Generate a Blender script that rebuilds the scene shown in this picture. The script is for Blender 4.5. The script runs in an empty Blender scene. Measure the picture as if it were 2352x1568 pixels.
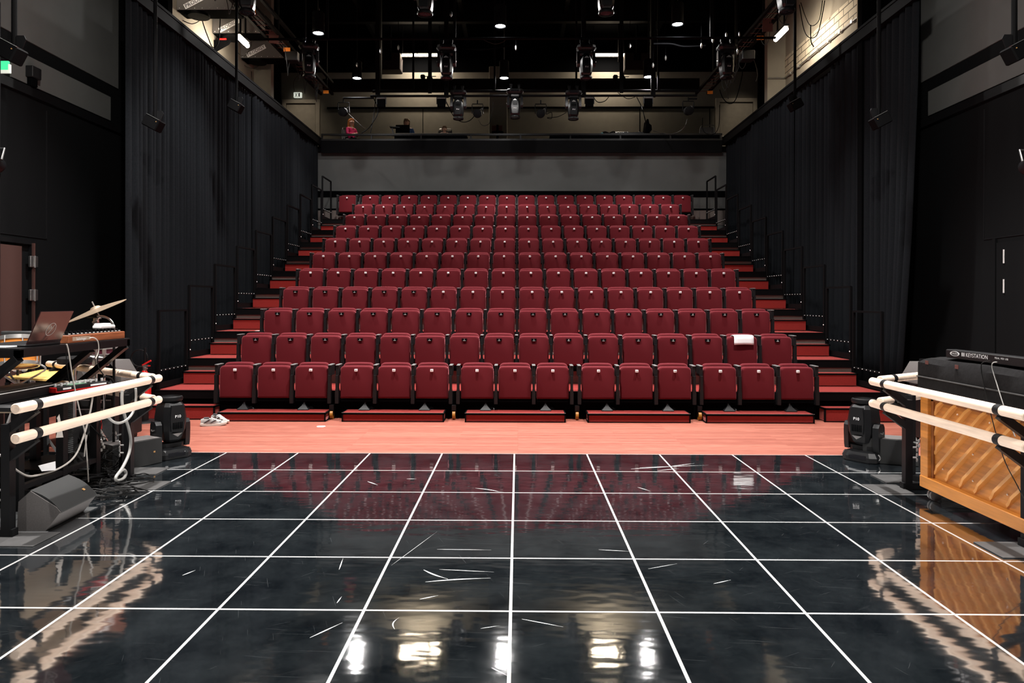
import bpy, math, random
from math import sin, cos, pi, radians as R
from mathutils import Vector as V, Matrix as M4

random.seed(7)
SC = bpy.context.scene
COL = SC.collection

# ---------------------------------------------------------------- camera model
F, H, TH = 1634.0, 1.65, 0.0125
CX, CY = 1190.0 - 1634.0 * 0.0125, 691.5
_c, _s = cos(TH), sin(TH)

def _ray(px, py):
    u, v = (px - CX) / F, (CY - py) / F
    return V((_c * u - _s, _s * u + _c, v))

def at(px, py, y):          # point of the photo at distance y down the hall
    d = _ray(px, py); k = y / d.y
    return V((d.x * k, y, H + d.z * k))

def atx(px, py, x):         # point of the photo on the plane x
    d = _ray(px, py); k = x / d.x
    return V((x, d.y * k, H + d.z * k))

def atz(px, py, z=0.0):     # point of the photo at height z
    d = _ray(px, py); k = (z - H) / d.z
    return V((d.x * k, d.y * k, z))

# ---------------------------------------------------------------- mesh builder
class MB:
    def __init__(s):
        s.v, s.f, s.mi, s.cur = [], [], [], 0
    def add(s, vs, fs):
        o = len(s.v)
        s.v += [tuple(p) for p in vs]
        s.f += [tuple(i + o for i in f) for f in fs]
        s.mi += [s.cur] * len(fs)
        return s
    def xf(s, m):
        s.v = [tuple(m @ V(p)) for p in s.v]
        return s
    def join(s, o, m=None):
        vs = o.v if m is None else [tuple(m @ V(p)) for p in o.v]
        return s.add(vs, o.f)
    def box(s, x0, x1, y0, y1, z0, z1, b=0.0):
        if b <= 0:
            vs = [(x, y, z) for z in (z0, z1) for y in (y0, y1) for x in (x0, x1)]
            return s.add(vs, [(0, 2, 3, 1), (4, 5, 7, 6), (0, 1, 5, 4), (2, 6, 7, 3), (0, 4, 6, 2), (1, 3, 7, 5)])
        b = min(b, abs(x1 - x0) * .49, abs(y1 - y0) * .49, abs(z1 - z0) * .49)
        def ring(i, z):
            X0, X1, Y0, Y1 = x0 + i, x1 - i, y0 + i, y1 - i
            return [(X0 + b, Y0, z), (X1 - b, Y0, z), (X1, Y0 + b, z), (X1, Y1 - b, z), (X1 - b, Y1, z), (X0 + b, Y1, z), (X0, Y1 - b, z), (X0, Y0 + b, z)]
        return s.loft([ring(b * .9, z0), ring(0, z0 + b), ring(0, z1 - b), ring(b * .9, z1)])
    def loft(s, rings, caps=True, closed=True):
        n = len(rings[0]); vs = [p for r in rings for p in r]; fs = []
        for k in range(len(rings) - 1):
            for i in range(n if closed else n - 1):
                j = (i + 1) % n
                fs.append((k * n + i, k * n + j, (k + 1) * n + j, (k + 1) * n + i))
        if caps:
            fs.append(tuple(range(n))[::-1]); o = (len(rings) - 1) * n
            fs.append(tuple(o + i for i in range(n)))
        return s.add(vs, fs)
    def cyl(s, p0, p1, r0, r1=None, n=12, caps=True):
        p0, p1 = V(p0), V(p1); r1 = r0 if r1 is None else r1
        q = (p1 - p0).to_track_quat('Z', 'Y').to_matrix()
        a, b = q @ V((1, 0, 0)), q @ V((0, 1, 0))
        ring = lambda c, r: [c + a * (r * cos(2 * pi * i / n)) + b * (r * sin(2 * pi * i / n)) for i in range(n)]
        return s.loft([ring(p0, r0), ring(p1, r1)], caps)
    def bar(s, p0, p1, w, h=None, up=(0, 0, 1)):
        p0, p1 = V(p0), V(p1); h = w if h is None else h
        d = (p1 - p0).normalized(); u = V(up)
        if abs(d.dot(u)) > .98: u = V((0, 1, 0))
        a = d.cross(u).normalized(); b = a.cross(d).normalized()
        a, b = a * w / 2, b * h / 2
        ring = lambda c: [c - a - b, c + a - b, c + a + b, c - a + b]
        return s.loft([ring(p0), ring(p1)])
    def tube(s, pts, r, n=6, sub=4):
        P = smooth_path([V(p) for p in pts], sub) if sub > 1 else [V(p) for p in pts]
        rings, prev = [], None
        for i, p in enumerate(P):
            t = (P[min(i + 1, len(P) - 1)] - P[max(i - 1, 0)])
            if t.length < 1e-7: t = V((0, 0, 1))
            t.normalize()
            if prev is None:
                u = V((0, 0, 1)) if abs(t.z) < .9 else V((1, 0, 0))
                a = t.cross(u).normalized()
            else:
                a = prev - t * prev.dot(t)
                a = a.normalized() if a.length > 1e-6 else t.orthogonal().normalized()
            prev = a; b = t.cross(a)
            rings.append([p + a * (r * cos(2 * pi * k / n)) + b * (r * sin(2 * pi * k / n)) for k in range(n)])
        return s.loft(rings)
    def lathe(s, prof, n=20, m=None, caps=True):
        rings = [[V((r * cos(2 * pi * i / n), r * sin(2 * pi * i / n), z)) for i in range(n)] for r, z in prof]
        if m is not None: rings = [[m @ p for p in g] for g in rings]
        return s.loft(rings, caps)
    def ball(s, c, r, n=10, sc=(1, 1, 1)):
        prof = [(max(1e-4, r * sin(pi * k / n)), -r * cos(pi * k / n)) for k in range(n + 1)]
        m = M4.Translation(V(c)) @ M4.Diagonal((sc[0], sc[1], sc[2], 1))
        return s.lathe(prof, n * 2 if n < 8 else n + 6, m)
    def prism(s, poly, axis, a0, a1):       # poly of 2D points extruded along axis
        def P(p, a):
            return {'x': (a, p[0], p[1]), 'y': (p[0], a, p[1]), 'z': (p[0], p[1], a)}[axis]
        return s.loft([[P(p, a0) for p in poly], [P(p, a1) for p in poly]])
    def pad(s, outline, y0, y1, soft):      # cushion: outline in xz, front at y0, back at y1, soft edges
        def inset(pts, d):
            cx = sum(p[0] for p in pts) / len(pts); cz = sum(p[1] for p in pts) / len(pts)
            hx = max(abs(p[0] - cx) for p in pts); hz = max(abs(p[1] - cz) for p in pts)
            return [(cx + (p[0] - cx) * (1 - d / hx), cz + (p[1] - cz) * (1 - d / hz)) for p in pts]
        rings = []
        for k in (0, 1, 2, 3):
            a = pi / 2 * k / 3
            rings.append([(p[0], y0 + soft * (1 - cos(a)), p[1]) for p in inset(outline, soft * (1 - sin(a)))])
        rings.append([(p[0], y1 - soft * .4, p[1]) for p in outline])
        rings.append([(p[0], y1, p[1]) for p in inset(outline, soft * .4)])
        return s.loft(rings)
    def mesh(s, name, mats, smooth=35):
        me = bpy.data.meshes.new(name)
        me.from_pydata(s.v, [], s.f)
        me.validate()
        for m in (mats if isinstance(mats, (list, tuple)) else [mats]): me.materials.append(m)
        if len(me.materials) > 1 and len(me.polygons) == len(s.mi):
            me.polygons.foreach_set('material_index', s.mi)
        import bmesh
        bm = bmesh.new(); bm.from_mesh(me)
        bmesh.ops.recalc_face_normals(bm, faces=bm.faces)
        bm.to_mesh(me); bm.free()
        if smooth:
            me.polygons.foreach_set('use_smooth', [True] * len(me.polygons))
            me.set_sharp_from_angle(angle=R(smooth))
        me.update()
        return me
    def obj(s, name, mats, parent=None, smooth=35, loc=None):
        o = bpy.data.objects.new(name, s.mesh(name, mats, smooth)); COL.objects.link(o)
        if parent is not None: o.parent = parent
        if loc is not None: o.location = loc
        return o

def smooth_path(P, sub):
    out = []; n = len(P)
    for i in range(n - 1):
        p0, p1, p2, p3 = P[max(i - 1, 0)], P[i], P[i + 1], P[min(i + 2, n - 1)]
        for k in range(sub):
            t = k / sub
            out.append(.5 * ((2 * p1) + (p2 - p0) * t + (2 * p0 - 5 * p1 + 4 * p2 - p3) * t * t + (3 * p1 - p0 - 3 * p2 + p3) * t ** 3))
    out.append(P[-1])
    return out

def rrect(x0, x1, z0, z1, rt, rb, n=5, bulge=0.0):
    pts = []
    for cx, cz, r, a0 in ((x1 - rb, z0 + rb, rb, -pi / 2), (x1 - rt, z1 - rt, rt, 0), (x0 + rt, z1 - rt, rt, pi / 2), (x0 + rb, z0 + rb, rb, pi)):
        for k in range(n + 1):
            a = a0 + pi / 2 * k / n
            pts.append((cx + r * cos(a), cz + r * sin(a)))
    if bulge:
        i = 2 * (n + 1)
        mid = [(x1 - rt + (x0 + rt - x1 + rt) * t, z1 + bulge * sin(pi * t)) for t in (.25, .5, .75)]
        pts = pts[:i] + mid + pts[i:]
    return pts

_text = {}
def text_mb(t, size=1.0, extrude=0.0):
    """lettering in the xz plane, facing -y, centred on the origin"""
    key = (t, extrude / size)
    if key not in _text:
        cu = bpy.data.curves.new('lettering', 'FONT'); cu.body = t; cu.size = 1.0
        cu.align_x = 'CENTER'; cu.align_y = 'CENTER'; cu.extrude = extrude / size; cu.resolution_u = 2
        o = bpy.data.objects.new('lettering', cu); COL.objects.link(o)
        dg = bpy.context.evaluated_depsgraph_get()
        me = bpy.data.meshes.new_from_object(o.evaluated_get(dg))
        vs = [tuple(v.co) for v in me.vertices]; fs = [tuple(p.vertices) for p in me.polygons]
        bpy.data.objects.remove(o); bpy.data.curves.remove(cu); bpy.data.meshes.remove(me)
        _text[key] = (vs, fs)
    vs, fs = _text[key]
    mb = MB(); mb.add([(x * size, -z * size, y * size) for x, y, z in vs], fs)
    return mb

# ---------------------------------------------------------------- scene records
def tag(o, label, cat, group=None, kind=None):
    o['label'] = label; o['category'] = cat
    if group: o['group'] = group
    if kind: o['kind'] = kind
    return o

def thing(name, label, cat, loc=(0, 0, 0), rz=0.0, group=None, rot=None):
    o = bpy.data.objects.new(name, None); COL.objects.link(o)
    o.empty_display_size = .1
    o.location = loc; o.rotation_euler = rot if rot else (0, 0, rz)
    return tag(o, label, cat, group)

def struct(name, mb, mats, smooth=35, parent=None):
    o = mb.obj(name, mats, parent, smooth)
    if parent is None: o['kind'] = 'structure'
    return o

_kids = {}
def kids(o):
    return [c for c in bpy.data.objects if c.parent == o]

def dup(root, loc, label, rz=None, group=None, skip=(), rot=None, ch=None):
    r = root.copy(); COL.objects.link(r); r.location = loc; r['label'] = label
    if rz is not None: r.rotation_euler = (0, 0, rz)
    if rot is not None: r.rotation_euler = rot
    if group: r['group'] = group
    for c in (ch if ch is not None else kids(root)):
        if c.name.split('.')[0] in skip: continue
        d = c.copy(); COL.objects.link(d); d.parent = r
        for g in kids(c):
            e = g.copy(); COL.objects.link(e); e.parent = d
    return r

ORD = ['first', 'second', 'third', 'fourth', 'fifth', 'sixth', 'seventh', 'eighth', 'ninth', 'tenth', 'eleventh', 'twelfth', 'thirteenth', 'fourteenth', 'fifteenth', 'sixteenth', 'seventeenth', 'eighteenth']

# ---------------------------------------------------------------- materials
def mat(name, col, rough=.6, metal=0.0, spec=.5, noise=0.0, nscale=30.0, bump=0.0, bscale=None, emit=None, estr=0.0, stretch=(1, 1, 1), coat=0.0, col2=None, sheen=0.0, tint=(1, 1, 1)):
    m = bpy.data.materials.new(name); m.use_nodes = True
    nt = m.node_tree; b = nt.nodes['Principled BSDF']
    b.inputs['Base Color'].default_value = (*col, 1); b.inputs['Roughness'].default_value = rough
    b.inputs['Metallic'].default_value = metal; b.inputs['Specular IOR Level'].default_value = spec
    if coat: b.inputs['Coat Weight'].default_value = coat
    if sheen:
        b.inputs['Sheen Weight'].default_value = sheen; b.inputs['Sheen Roughness'].default_value = .35; b.inputs['Sheen Tint'].default_value = (*tint, 1)
    if emit:
        b.inputs['Emission Color'].default_value = (*emit, 1); b.inputs['Emission Strength'].default_value = estr
    tc = nt.nodes.new('ShaderNodeTexCoord'); mp = nt.nodes.new('ShaderNodeMapping')
    mp.inputs['Scale'].default_value = stretch
    nt.links.new(tc.outputs['Object'], mp.inputs['Vector'])
    ns = nt.nodes.new('ShaderNodeTexNoise'); ns.inputs['Scale'].default_value = nscale; ns.inputs['Detail'].default_value = 4
    nt.links.new(mp.outputs[0], ns.inputs['Vector'])
    cr = nt.nodes.new('ShaderNodeValToRGB')
    k = max(noise, .02); c2 = col2 if col2 else tuple(min(1, c * (1 + k)) for c in col)
    cr.color_ramp.elements[0].color = (*[c * (1 - k) for c in col], 1); cr.color_ramp.elements[1].color = (*c2, 1)
    cr.color_ramp.elements[0].position = .3; cr.color_ramp.elements[1].position = .7
    nt.links.new(ns.outputs['Fac'], cr.inputs['Fac']); nt.links.new(cr.outputs[0], b.inputs['Base Color'])
    if bump:
        n2 = ns
        if bscale:
            n2 = nt.nodes.new('ShaderNodeTexNoise'); n2.inputs['Scale'].default_value = bscale
            nt.links.new(mp.outputs[0], n2.inputs['Vector'])
        bp = nt.nodes.new('ShaderNodeBump'); bp.inputs['Strength'].default_value = bump; bp.inputs['Distance'].default_value = .01
        nt.links.new(n2.outputs['Fac'], bp.inputs['Height']); nt.links.new(bp.outputs[0], b.inputs['Normal'])
    return m

MT = dict(
    red=mat('burgundy_fabric', (.092, .0072, .0112), .85, spec=.12, noise=.06, nscale=300, bump=.1, sheen=.55, tint=(1, .34, .38)),
    carpet=mat('red_carpet', (.22, .022, .019), .95, spec=.1, noise=.25, nscale=220, bump=.3, sheen=.8, tint=(1, .42, .38)),
    greycarpet=mat('grey_carpet', (.16, .135, .125), .95, spec=.1, noise=.15, nscale=200),
    black=mat('black_paint', (.0024, .0024, .0028), .7, spec=.06),
    blackm=mat('black_metal', (.0055, .0055, .0062), .42, spec=.22),
    plastic=mat('black_plastic', (.0075, .0075, .0085), .48, spec=.25),
    cap=mat('lit_top_grey', (.10, .10, .10), .5),  # paler copy of the black plastic, overhead light painted on armrest tops
    matte=mat('matte_black', (.0016, .0017, .002), .95, spec=.02),
    curtain=mat('black_wool_curtain', (.0072, .0082, .0098), .95, spec=.04, noise=.2, nscale=60),
    beigecurtain=mat('beige_curtain', (.30, .25, .19), .9, spec=.1),
    grey=mat('grey_wall_paint', (.098, .10, .098), .9, spec=.1, noise=.04, nscale=3),
    beige=mat('beige_wall_paint', (.185, .168, .138), .9, spec=.15, noise=.06, nscale=4),
    dooroff=mat('painted_door', (.42, .37, .30), .7, spec=.2, noise=.08, nscale=6),
    bluegrey=mat('dark_wall_paint', (.0032, .0036, .0042), .75, spec=.12),
    brown=mat('brown_door', (.06, .03, .026), .5, spec=.3),
    chrome=mat('chrome', (.72, .71, .70), .32, metal=.85),
    steel=mat('brushed_steel', (.5, .5, .5), .38, metal=1),
    tagm=mat('silver_tag', (.8, .8, .8), .4, metal=.15),
    white=mat('white_plastic', (.8, .8, .8), .5),
    paper=mat('white_paper', (.85, .85, .86), .8, spec=.1),
    cable=mat('pale_cable', (.44, .41, .38), .5),
    dimcable=mat('grey_rig_cable', (.03, .028, .025), .7, spec=.1),
    rib=mat('pale_spruce_rib', (.62, .27, .065), .45, noise=.12, nscale=5),
    ply=mat('pale_plywood', (.55, .42, .30), .7, noise=.1, nscale=6),
    bcable=mat('black_cable', (.008, .008, .008), .55, spec=.15),
    hose=mat('grey_hose', (.36, .355, .34), .45),
    barre=mat('pale_ash_wood', (.84, .65, .51), .45, noise=.12, nscale=5, stretch=(9, .7, 9)),
    plate=mat('grey_floor_plate', (.045, .044, .044), .6, spec=.2, noise=.15, nscale=12),
    rubber=mat('dark_rubber', (.035, .037, .038), .6, spec=.3, noise=.2, nscale=20),
    speaker=mat('grey_speaker_paint', (.10, .092, .09), .7, spec=.3, noise=.1, nscale=90),
    grille=mat('dark_grille', (.011, .0115, .0118), .65, spec=.3, noise=.2, nscale=350),
    gold=mat('gold_badge', (.6, .33, .12), .4, metal=.5),
    quilt=mat('black_quilt', (.012, .0115, .012), .9, spec=.1, noise=.2, nscale=40, bump=.08, bscale=60),
    brass=mat('bronze_cymbal', (.72, .55, .40), .32, metal=.8, noise=.1, nscale=20),
    orange=mat('orange_lacquer', (.62, .22, .04), .25, coat=.5),
    maroon=mat('maroon_lacquer', (.10, .02, .035), .25, coat=.5),
    drumhead=mat('drum_head', (.13, .075, .065), .6, noise=.15, nscale=30),
    yellowbar=mat('yellow_wood_bar', (.75, .50, .16), .4, noise=.1, nscale=10),
    redpaint=mat('red_enamel', (.62, .015, .015), .3),
    walnut=mat('brown_wood', (.27, .085, .035), .4, noise=.25, nscale=4, stretch=(10, 1, 10)),
    laptop=mat('dark_laptop_lid', (.030, .013, .013), .12, spec=.6),
    skin=mat('skin', (.72, .42, .31), .55, noise=.04, nscale=20),
    hair1=mat('auburn_hair', (.50, .16, .035), .5, noise=.3, nscale=12, stretch=(8, 8, 1)),
    hair2=mat('brown_hair', (.16, .09, .045), .6, noise=.3, nscale=20),
    hair3=mat('light_brown_hair', (.24, .15, .08), .6, noise=.3, nscale=20),
    magenta=mat('magenta_knit', (.50, .012, .09), .9),
    blue=mat('blue_cotton', (.03, .075, .20), .9),
    lips=mat('lips', (.45, .12, .10), .5),
    eye=mat('dark_eye', (.03, .02, .02), .3),
    amber=mat('amber_wheel', (.35, .14, .01), .5),
    orangetag=mat('orange_sticker', (.75, .22, .015), .7),
    salmon=mat('red_sticker', (.10, .028, .022), .8),
    shoeg=mat('grey_mesh_shoe', (.27, .26, .25), .8, noise=.15, nscale=60),
    shoew=mat('white_sole', (.55, .51, .46), .7),
    shoek=mat('black_shoe_trim', (.03, .03, .035), .6),
    lensglass=mat('dark_lens', (.01, .01, .012), .05, spec=.8),
    green=mat('green_exit_panel', (.02, .30, .12), .5, emit=(.06, .7, .3), estr=1.2),
    exitw=mat('pale_exit_panel', (.5, .52, .45), .5, emit=(.75, .8, .7), estr=.7),
    tube=mat('fluorescent_tube', (1, 1, 1), .5, emit=(1, .82, .60), estr=60.0),
    disc=mat('lamp_disc', (1, 1, 1), .5, emit=(.92, .96, 1), estr=60.0),
    warmlens=mat('warm_lens', (.3, .2, .12), .15, spec=.8, emit=(1, .6, .3), estr=.6),
)

def wood_floor():
    m = bpy.data.materials.new('red_wood_floor'); m.use_nodes = True
    nt = m.node_tree; L = nt.links.new; b = nt.nodes['Principled BSDF']
    g = nt.nodes.new('ShaderNodeNewGeometry')
    br = nt.nodes.new('ShaderNodeTexBrick')
    br.inputs['Scale'].default_value = 1.0; br.inputs['Brick Width'].default_value = 1.9; br.inputs['Row Height'].default_value = .062
    br.inputs['Mortar Size'].default_value = .0012; br.offset = .37; br.offset_frequency = 3
    br.inputs['Color1'].default_value = (.29, .093, .066, 1); br.inputs['Color2'].default_value = (.38, .14, .10, 1); br.inputs['Mortar'].default_value = (.17, .045, .025, 1)
    L(g.outputs['Position'], br.inputs['Vector'])
    mp = nt.nodes.new('ShaderNodeMapping'); mp.inputs['Scale'].default_value = (1.2, 22, 1)
    L(g.outputs['Position'], mp.inputs['Vector'])
    ns = nt.nodes.new('ShaderNodeTexNoise'); ns.inputs['Scale'].default_value = 3.5; ns.inputs['Detail'].default_value = 6
    L(mp.outputs[0], ns.inputs['Vector'])
    mx = nt.nodes.new('ShaderNodeMix'); mx.data_type = 'RGBA'; mx.blend_type = 'MULTIPLY'; mx.inputs['Factor'].default_value = .8
    cr = nt.nodes.new('ShaderNodeValToRGB'); cr.color_ramp.elements[0].position = .33; cr.color_ramp.elements[1].position = .68
    cr.color_ramp.elements[0].color = (.50, .38, .34, 1); cr.color_ramp.elements[1].color = (1, 1, 1, 1)
    L(ns.outputs['Fac'], cr.inputs['Fac']); L(br.outputs['Color'], mx.inputs[6]); L(cr.outputs[0], mx.inputs[7])
    L(mx.outputs[2], b.inputs['Base Color'])
    b.inputs['Roughness'].default_value = .42; b.inputs['Specular IOR Level'].default_value = .35
    return m

def math_node(nt, op, a, b=None, c=None):
    n = nt.nodes.new('ShaderNodeMath'); n.operation = op
    for i, x in enumerate((a, b, c)):
        if x is None: continue
        if isinstance(x, (int, float)): n.inputs[i].default_value = x
        else: nt.links.new(x, n.inputs[i])
    return n.outputs[0]

def dance_floor(x0, y0, cell, half):
    m = bpy.data.materials.new('black_gloss_dance_floor'); m.use_nodes = True
    nt = m.node_tree; L = nt.links.new; b = nt.nodes['Principled BSDF']
    g = nt.nodes.new('ShaderNodeNewGeometry'); sp = nt.nodes.new('ShaderNodeSeparateXYZ'); L(g.outputs['Position'], sp.inputs[0])
    def line(co, off, lim=None):
        t = math_node(nt, 'SUBTRACT', co, off)
        if lim: ok = math_node(nt, 'LESS_THAN', math_node(nt, 'ABSOLUTE', t), lim)
        t = math_node(nt, 'DIVIDE', t, cell)
        t = math_node(nt, 'ABSOLUTE', math_node(nt, 'SUBTRACT', t, math_node(nt, 'ROUND', t)))
        t = math_node(nt, 'LESS_THAN', t, half / cell)
        return math_node(nt, 'MULTIPLY', t, ok) if lim else t
    ln = math_node(nt, 'MAXIMUM', line(sp.outputs[0], x0, cell * 4.3), line(sp.outputs[1], y0))
    # fine scratches: thin bands of several stretched noises, each turned its own way
    scr = None
    for ang, sc, th in ((.15, (1.1, 60, 1), .735), (1.2, (1.5, 75, 1), .75), (-.5, (1.3, 90, 1), .75), (2.2, (2.2, 55, 1), .76), (.05, (.7, 110, 1), .74)):
        mp = nt.nodes.new('ShaderNodeMapping'); mp.vector_type = 'POINT'
        mp.inputs['Rotation'].default_value = (0, 0, ang)
        m2 = nt.nodes.new('ShaderNodeMapping'); m2.inputs['Scale'].default_value = sc
        L(g.outputs['Position'], mp.inputs[0]); L(mp.outputs[0], m2.inputs[0])
        n = nt.nodes.new('ShaderNodeTexNoise'); n.inputs['Scale'].default_value = 1.9; n.inputs['Detail'].default_value = 1.5
        L(m2.outputs[0], n.inputs['Vector'])
        t = math_node(nt, 'GREATER_THAN', n.outputs['Fac'], th)
        scr = t if scr is None else math_node(nt, 'MAXIMUM', scr, t)
    sm = nt.nodes.new('ShaderNodeTexNoise'); sm.inputs['Scale'].default_value = 2.3; sm.inputs['Detail'].default_value = 8; sm.inputs['Roughness'].default_value = .7
    L(g.outputs['Position'], sm.inputs['Vector'])
    hz = nt.nodes.new('ShaderNodeValToRGB'); hz.color_ramp.elements[0].position = .35; hz.color_ramp.elements[1].position = .75
    hz.color_ramp.elements[0].color = (.003, .0045, .006, 1); hz.color_ramp.elements[1].color = (.017, .021, .0235, 1)
    L(sm.outputs['Fac'], hz.inputs['Fac'])
    m1 = nt.nodes.new('ShaderNodeMix'); m1.data_type = 'RGBA'; L(math_node(nt, 'MULTIPLY', scr, .13), m1.inputs['Factor'])
    L(hz.outputs[0], m1.inputs[6]); m1.inputs[7].default_value = (.30, .32, .33, 1)
    m3 = nt.nodes.new('ShaderNodeMix'); m3.data_type = 'RGBA'; L(ln, m3.inputs['Factor'])
    L(m1.outputs[2], m3.inputs[6]); m3.inputs[7].default_value = (.21, .207, .21, 1)
    L(m3.outputs[2], b.inputs['Base Color'])
    ro = math_node(nt, 'ADD', math_node(nt, 'MULTIPLY', ln, .35), .035)
    ro = math_node(nt, 'ADD', ro, math_node(nt, 'MULTIPLY', sm.outputs['Fac'], .04))
    L(ro, b.inputs['Roughness']); b.inputs['IOR'].default_value = 6.5
    # the sheets lie a little wavy
    mp = nt.nodes.new('ShaderNodeMapping'); mp.inputs['Scale'].default_value = (1.0, 2.2, 1)
    L(g.outputs['Position'], mp.inputs[0])
    n = nt.nodes.new('ShaderNodeTexNoise'); n.inputs['Scale'].default_value = 5.0; n.inputs['Detail'].default_value = 1.0
    L(mp.outputs[0], n.inputs['Vector'])
    bp = nt.nodes.new('ShaderNodeBump'); bp.inputs['Strength'].default_value = .045; bp.inputs['Distance'].default_value = .02
    L(n.outputs['Fac'], bp.inputs['Height']); L(bp.outputs[0], b.inputs['Normal'])
    return m

def piano_wood():
    return mat('orange_spruce', (.50, .185, .030), .4, noise=.18, nscale=3, stretch=(1, 1, 14), bump=.05)

def brick_mat():
    m = bpy.data.materials.new('painted_brick'); m.use_nodes = True
    nt = m.node_tree; b = nt.nodes['Principled BSDF']
    g = nt.nodes.new('ShaderNodeNewGeometry'); sp = nt.nodes.new('ShaderNodeSeparateXYZ'); cb = nt.nodes.new('ShaderNodeCombineXYZ')
    nt.links.new(g.outputs['Position'], sp.inputs[0]); nt.links.new(sp.outputs[1], cb.inputs[0]); nt.links.new(sp.outputs[2], cb.inputs[1])
    br = nt.nodes.new('ShaderNodeTexBrick'); br.inputs['Scale'].default_value = 1; br.inputs['Brick Width'].default_value = .42; br.inputs['Row Height'].default_value = .15
    br.inputs['Mortar Size'].default_value = .012; br.inputs['Color1'].default_value = (.34, .30, .23, 1); br.inputs['Color2'].default_value = (.30, .26, .20, 1); br.inputs['Mortar'].default_value = (.05, .042, .033, 1)
    nt.links.new(cb.outputs[0], br.inputs['Vector']); nt.links.new(br.outputs['Color'], b.inputs['Base Color'])
    b.inputs['Roughness'].default_value = .85
    return m
MT['wood'] = wood_floor(); MT['piano'] = piano_wood(); MT['brick'] = brick_mat()
# ================================================================ the room
WL, WR = -6.6, 6.41                      # side walls beside the stage
RISE, P0, PD = .378, 10.04, .94          # raked tiers: rise, first front edge, depth
XE = 5.15                                # half width of the tiers
DF_END = 7.685

struct('floor', MB().box(-8.2, 8.2, -4.6, 23.4, -.12, 0), MT['wood'])
MT['dance'] = dance_floor(-.037, 6.900, .7803, .0085)
df = MB().box(-6.1, 6.1, -4.0, DF_END, 0, .004)
df = struct('floor_dance_mat', df, MT['dance'])
# scuffs worn into the mat
sc = MB()
def scuff(p0, p1, w, bend=0.0):
    a, b = atz(*p0), atz(*p1); d = (b - a); nrm = V((-d.y, d.x, 0)).normalized()
    n = 8; L_, R_ = [], []
    for i in range(n + 1):
        t = i / n; p = a + d * t + nrm * bend * sin(pi * t); ww = w * (.15 + sin(pi * min(1, t * 1.1 + .02)))
        L_.append((p.x + nrm.x * ww, p.y + nrm.y * ww, .0046)); R_.append((p.x - nrm.x * ww, p.y - nrm.y * ww, .0046))
    sc.add(L_ + R_, [(i, i + 1, n + 2 + i, n + 1 + i) for i in range(n)])
for q in (((978, 1338), (1128, 1329), .006, .01), ((974, 1310), (1030, 1331), .006, -.01), ((1010, 1309), (1136, 1315), .003, 0), ((965, 1378), (1008, 1369), .004, 0),
          ((1005, 1263), (1130, 1264), .003, 0), ((1376, 1263), (1450, 1267), .003, 0), ((713, 1467), (788, 1432), .004, 0), ((1200, 1423), (1295, 1441), .003, 0),
          ((1450, 1077), (1565, 1070), .006, 0), ((1470, 1074), (1628, 1068), .005, 0), ((1540, 1071), (1596, 1064), .006, 0), ((1510, 1081), (1560, 1076), .005, 0),
          ((1092, 1122), (1155, 1132), .006, .02), ((1465, 1119), (1495, 1128), .004, 0), ((908, 1447), (918, 1420), .003, .02), ((780, 1310), (789, 1284), .003, 0),
          ((420, 1324), (450, 1312), .004, 0), ((845, 1107), (868, 1115), .006, 0), ((935, 1101), (958, 1101), .004, 0), ((1490, 1307), (1556, 1295), .002, 0),
          ((1640, 1341), (1680, 1332), .003, 0), ((1130, 1535), (1168, 1554), .003, 0), ((1105, 1445), (1150, 1438), .002, 0), ((775, 1387), (786, 1372), .003, 0), ((900, 1300), (1005, 1222), .0012, 0)):
    scuff(*q)
sc.obj('scuff_marks', mat('pale_scuff', (.45, .46, .46), .5), df, 0)['kind'] = 'stuff'

# --- side walls of the stage
for nm, xw, sg, ends in (('wall_left', WL, -1, (11.62, 11.40, 9.15)), ('wall_right', WR, 1, (11.38, 11.18, 4.0))):
    w = struct(nm, MB().box(min(xw, xw + sg * .2), max(xw, xw + sg * .2), -4.6, 11.8, 0, 10.3), MT['bluegrey'])
    a, b = sorted((xw, xw - sg * .02))
    MB().box(a, b, -4.6, ends[0], 5.13, 9.6).obj('upper_panel', MT['grey'], w)
    MB().box(a, b, ends[2], ends[1], 4.55, 4.93).obj('lower_panel', MT['grey'], w)
    a, b = sorted((xw, xw - sg * .05))
    MB().box(a, b, -4.6, 11.7, 4.40, 4.52).obj('ledge', MT['blackm'], w)
    a, b = sorted((xw - sg * .01, xw))
    j = MB()
    for y in (6.2, 8.05, 9.86): j.box(a, b, y, y + .012, 2.5, 4.3)
    j.box(a, b, 5.0, 9.87, 2.505, 2.515)
    j.obj('panel_joints', MT['plastic'], w)
    a, b = sorted((xw + sg * .2, xw - sg * .75))
    struct(nm + '_return', MB().box(a, b, 11.8, 11.95, 0, 10.3), MT['matte'])

# upper side walls above the galleries, with the piers at the far end
struct('wall_left_upper', MB().box(-6.7, -6.5, 11.95, 17.4, 6.0, 10.3), MT['beige'])
struct('wall_left_pier', MB().box(-6.7, -6.08, 17.4, 17.6, 6.0, 10.3), MT['beige'])
struct('wall_left_gallery', MB().box(-7.85, -7.7, 17.6, 23.1, 5.9, 10.3), MT['matte'])
wr = struct('wall_right_upper', MB().box(6.5, 6.7, 11.95, 17.4, 6.0, 10.3), MT['beige'])
MB().box(6.485, 6.5, 11.95, 17.4, 7.12, 7.58).obj('brick_band', MT['brick'], wr)
struct('wall_right_pier', MB().box(6.06, 6.7, 17.4, 17.6, 6.0, 10.3), MT['beige'])
struct('wall_right_gallery', MB().box(7.7, 7.85, 17.6, 23.1, 5.9, 10.3), MT['matte'])
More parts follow.
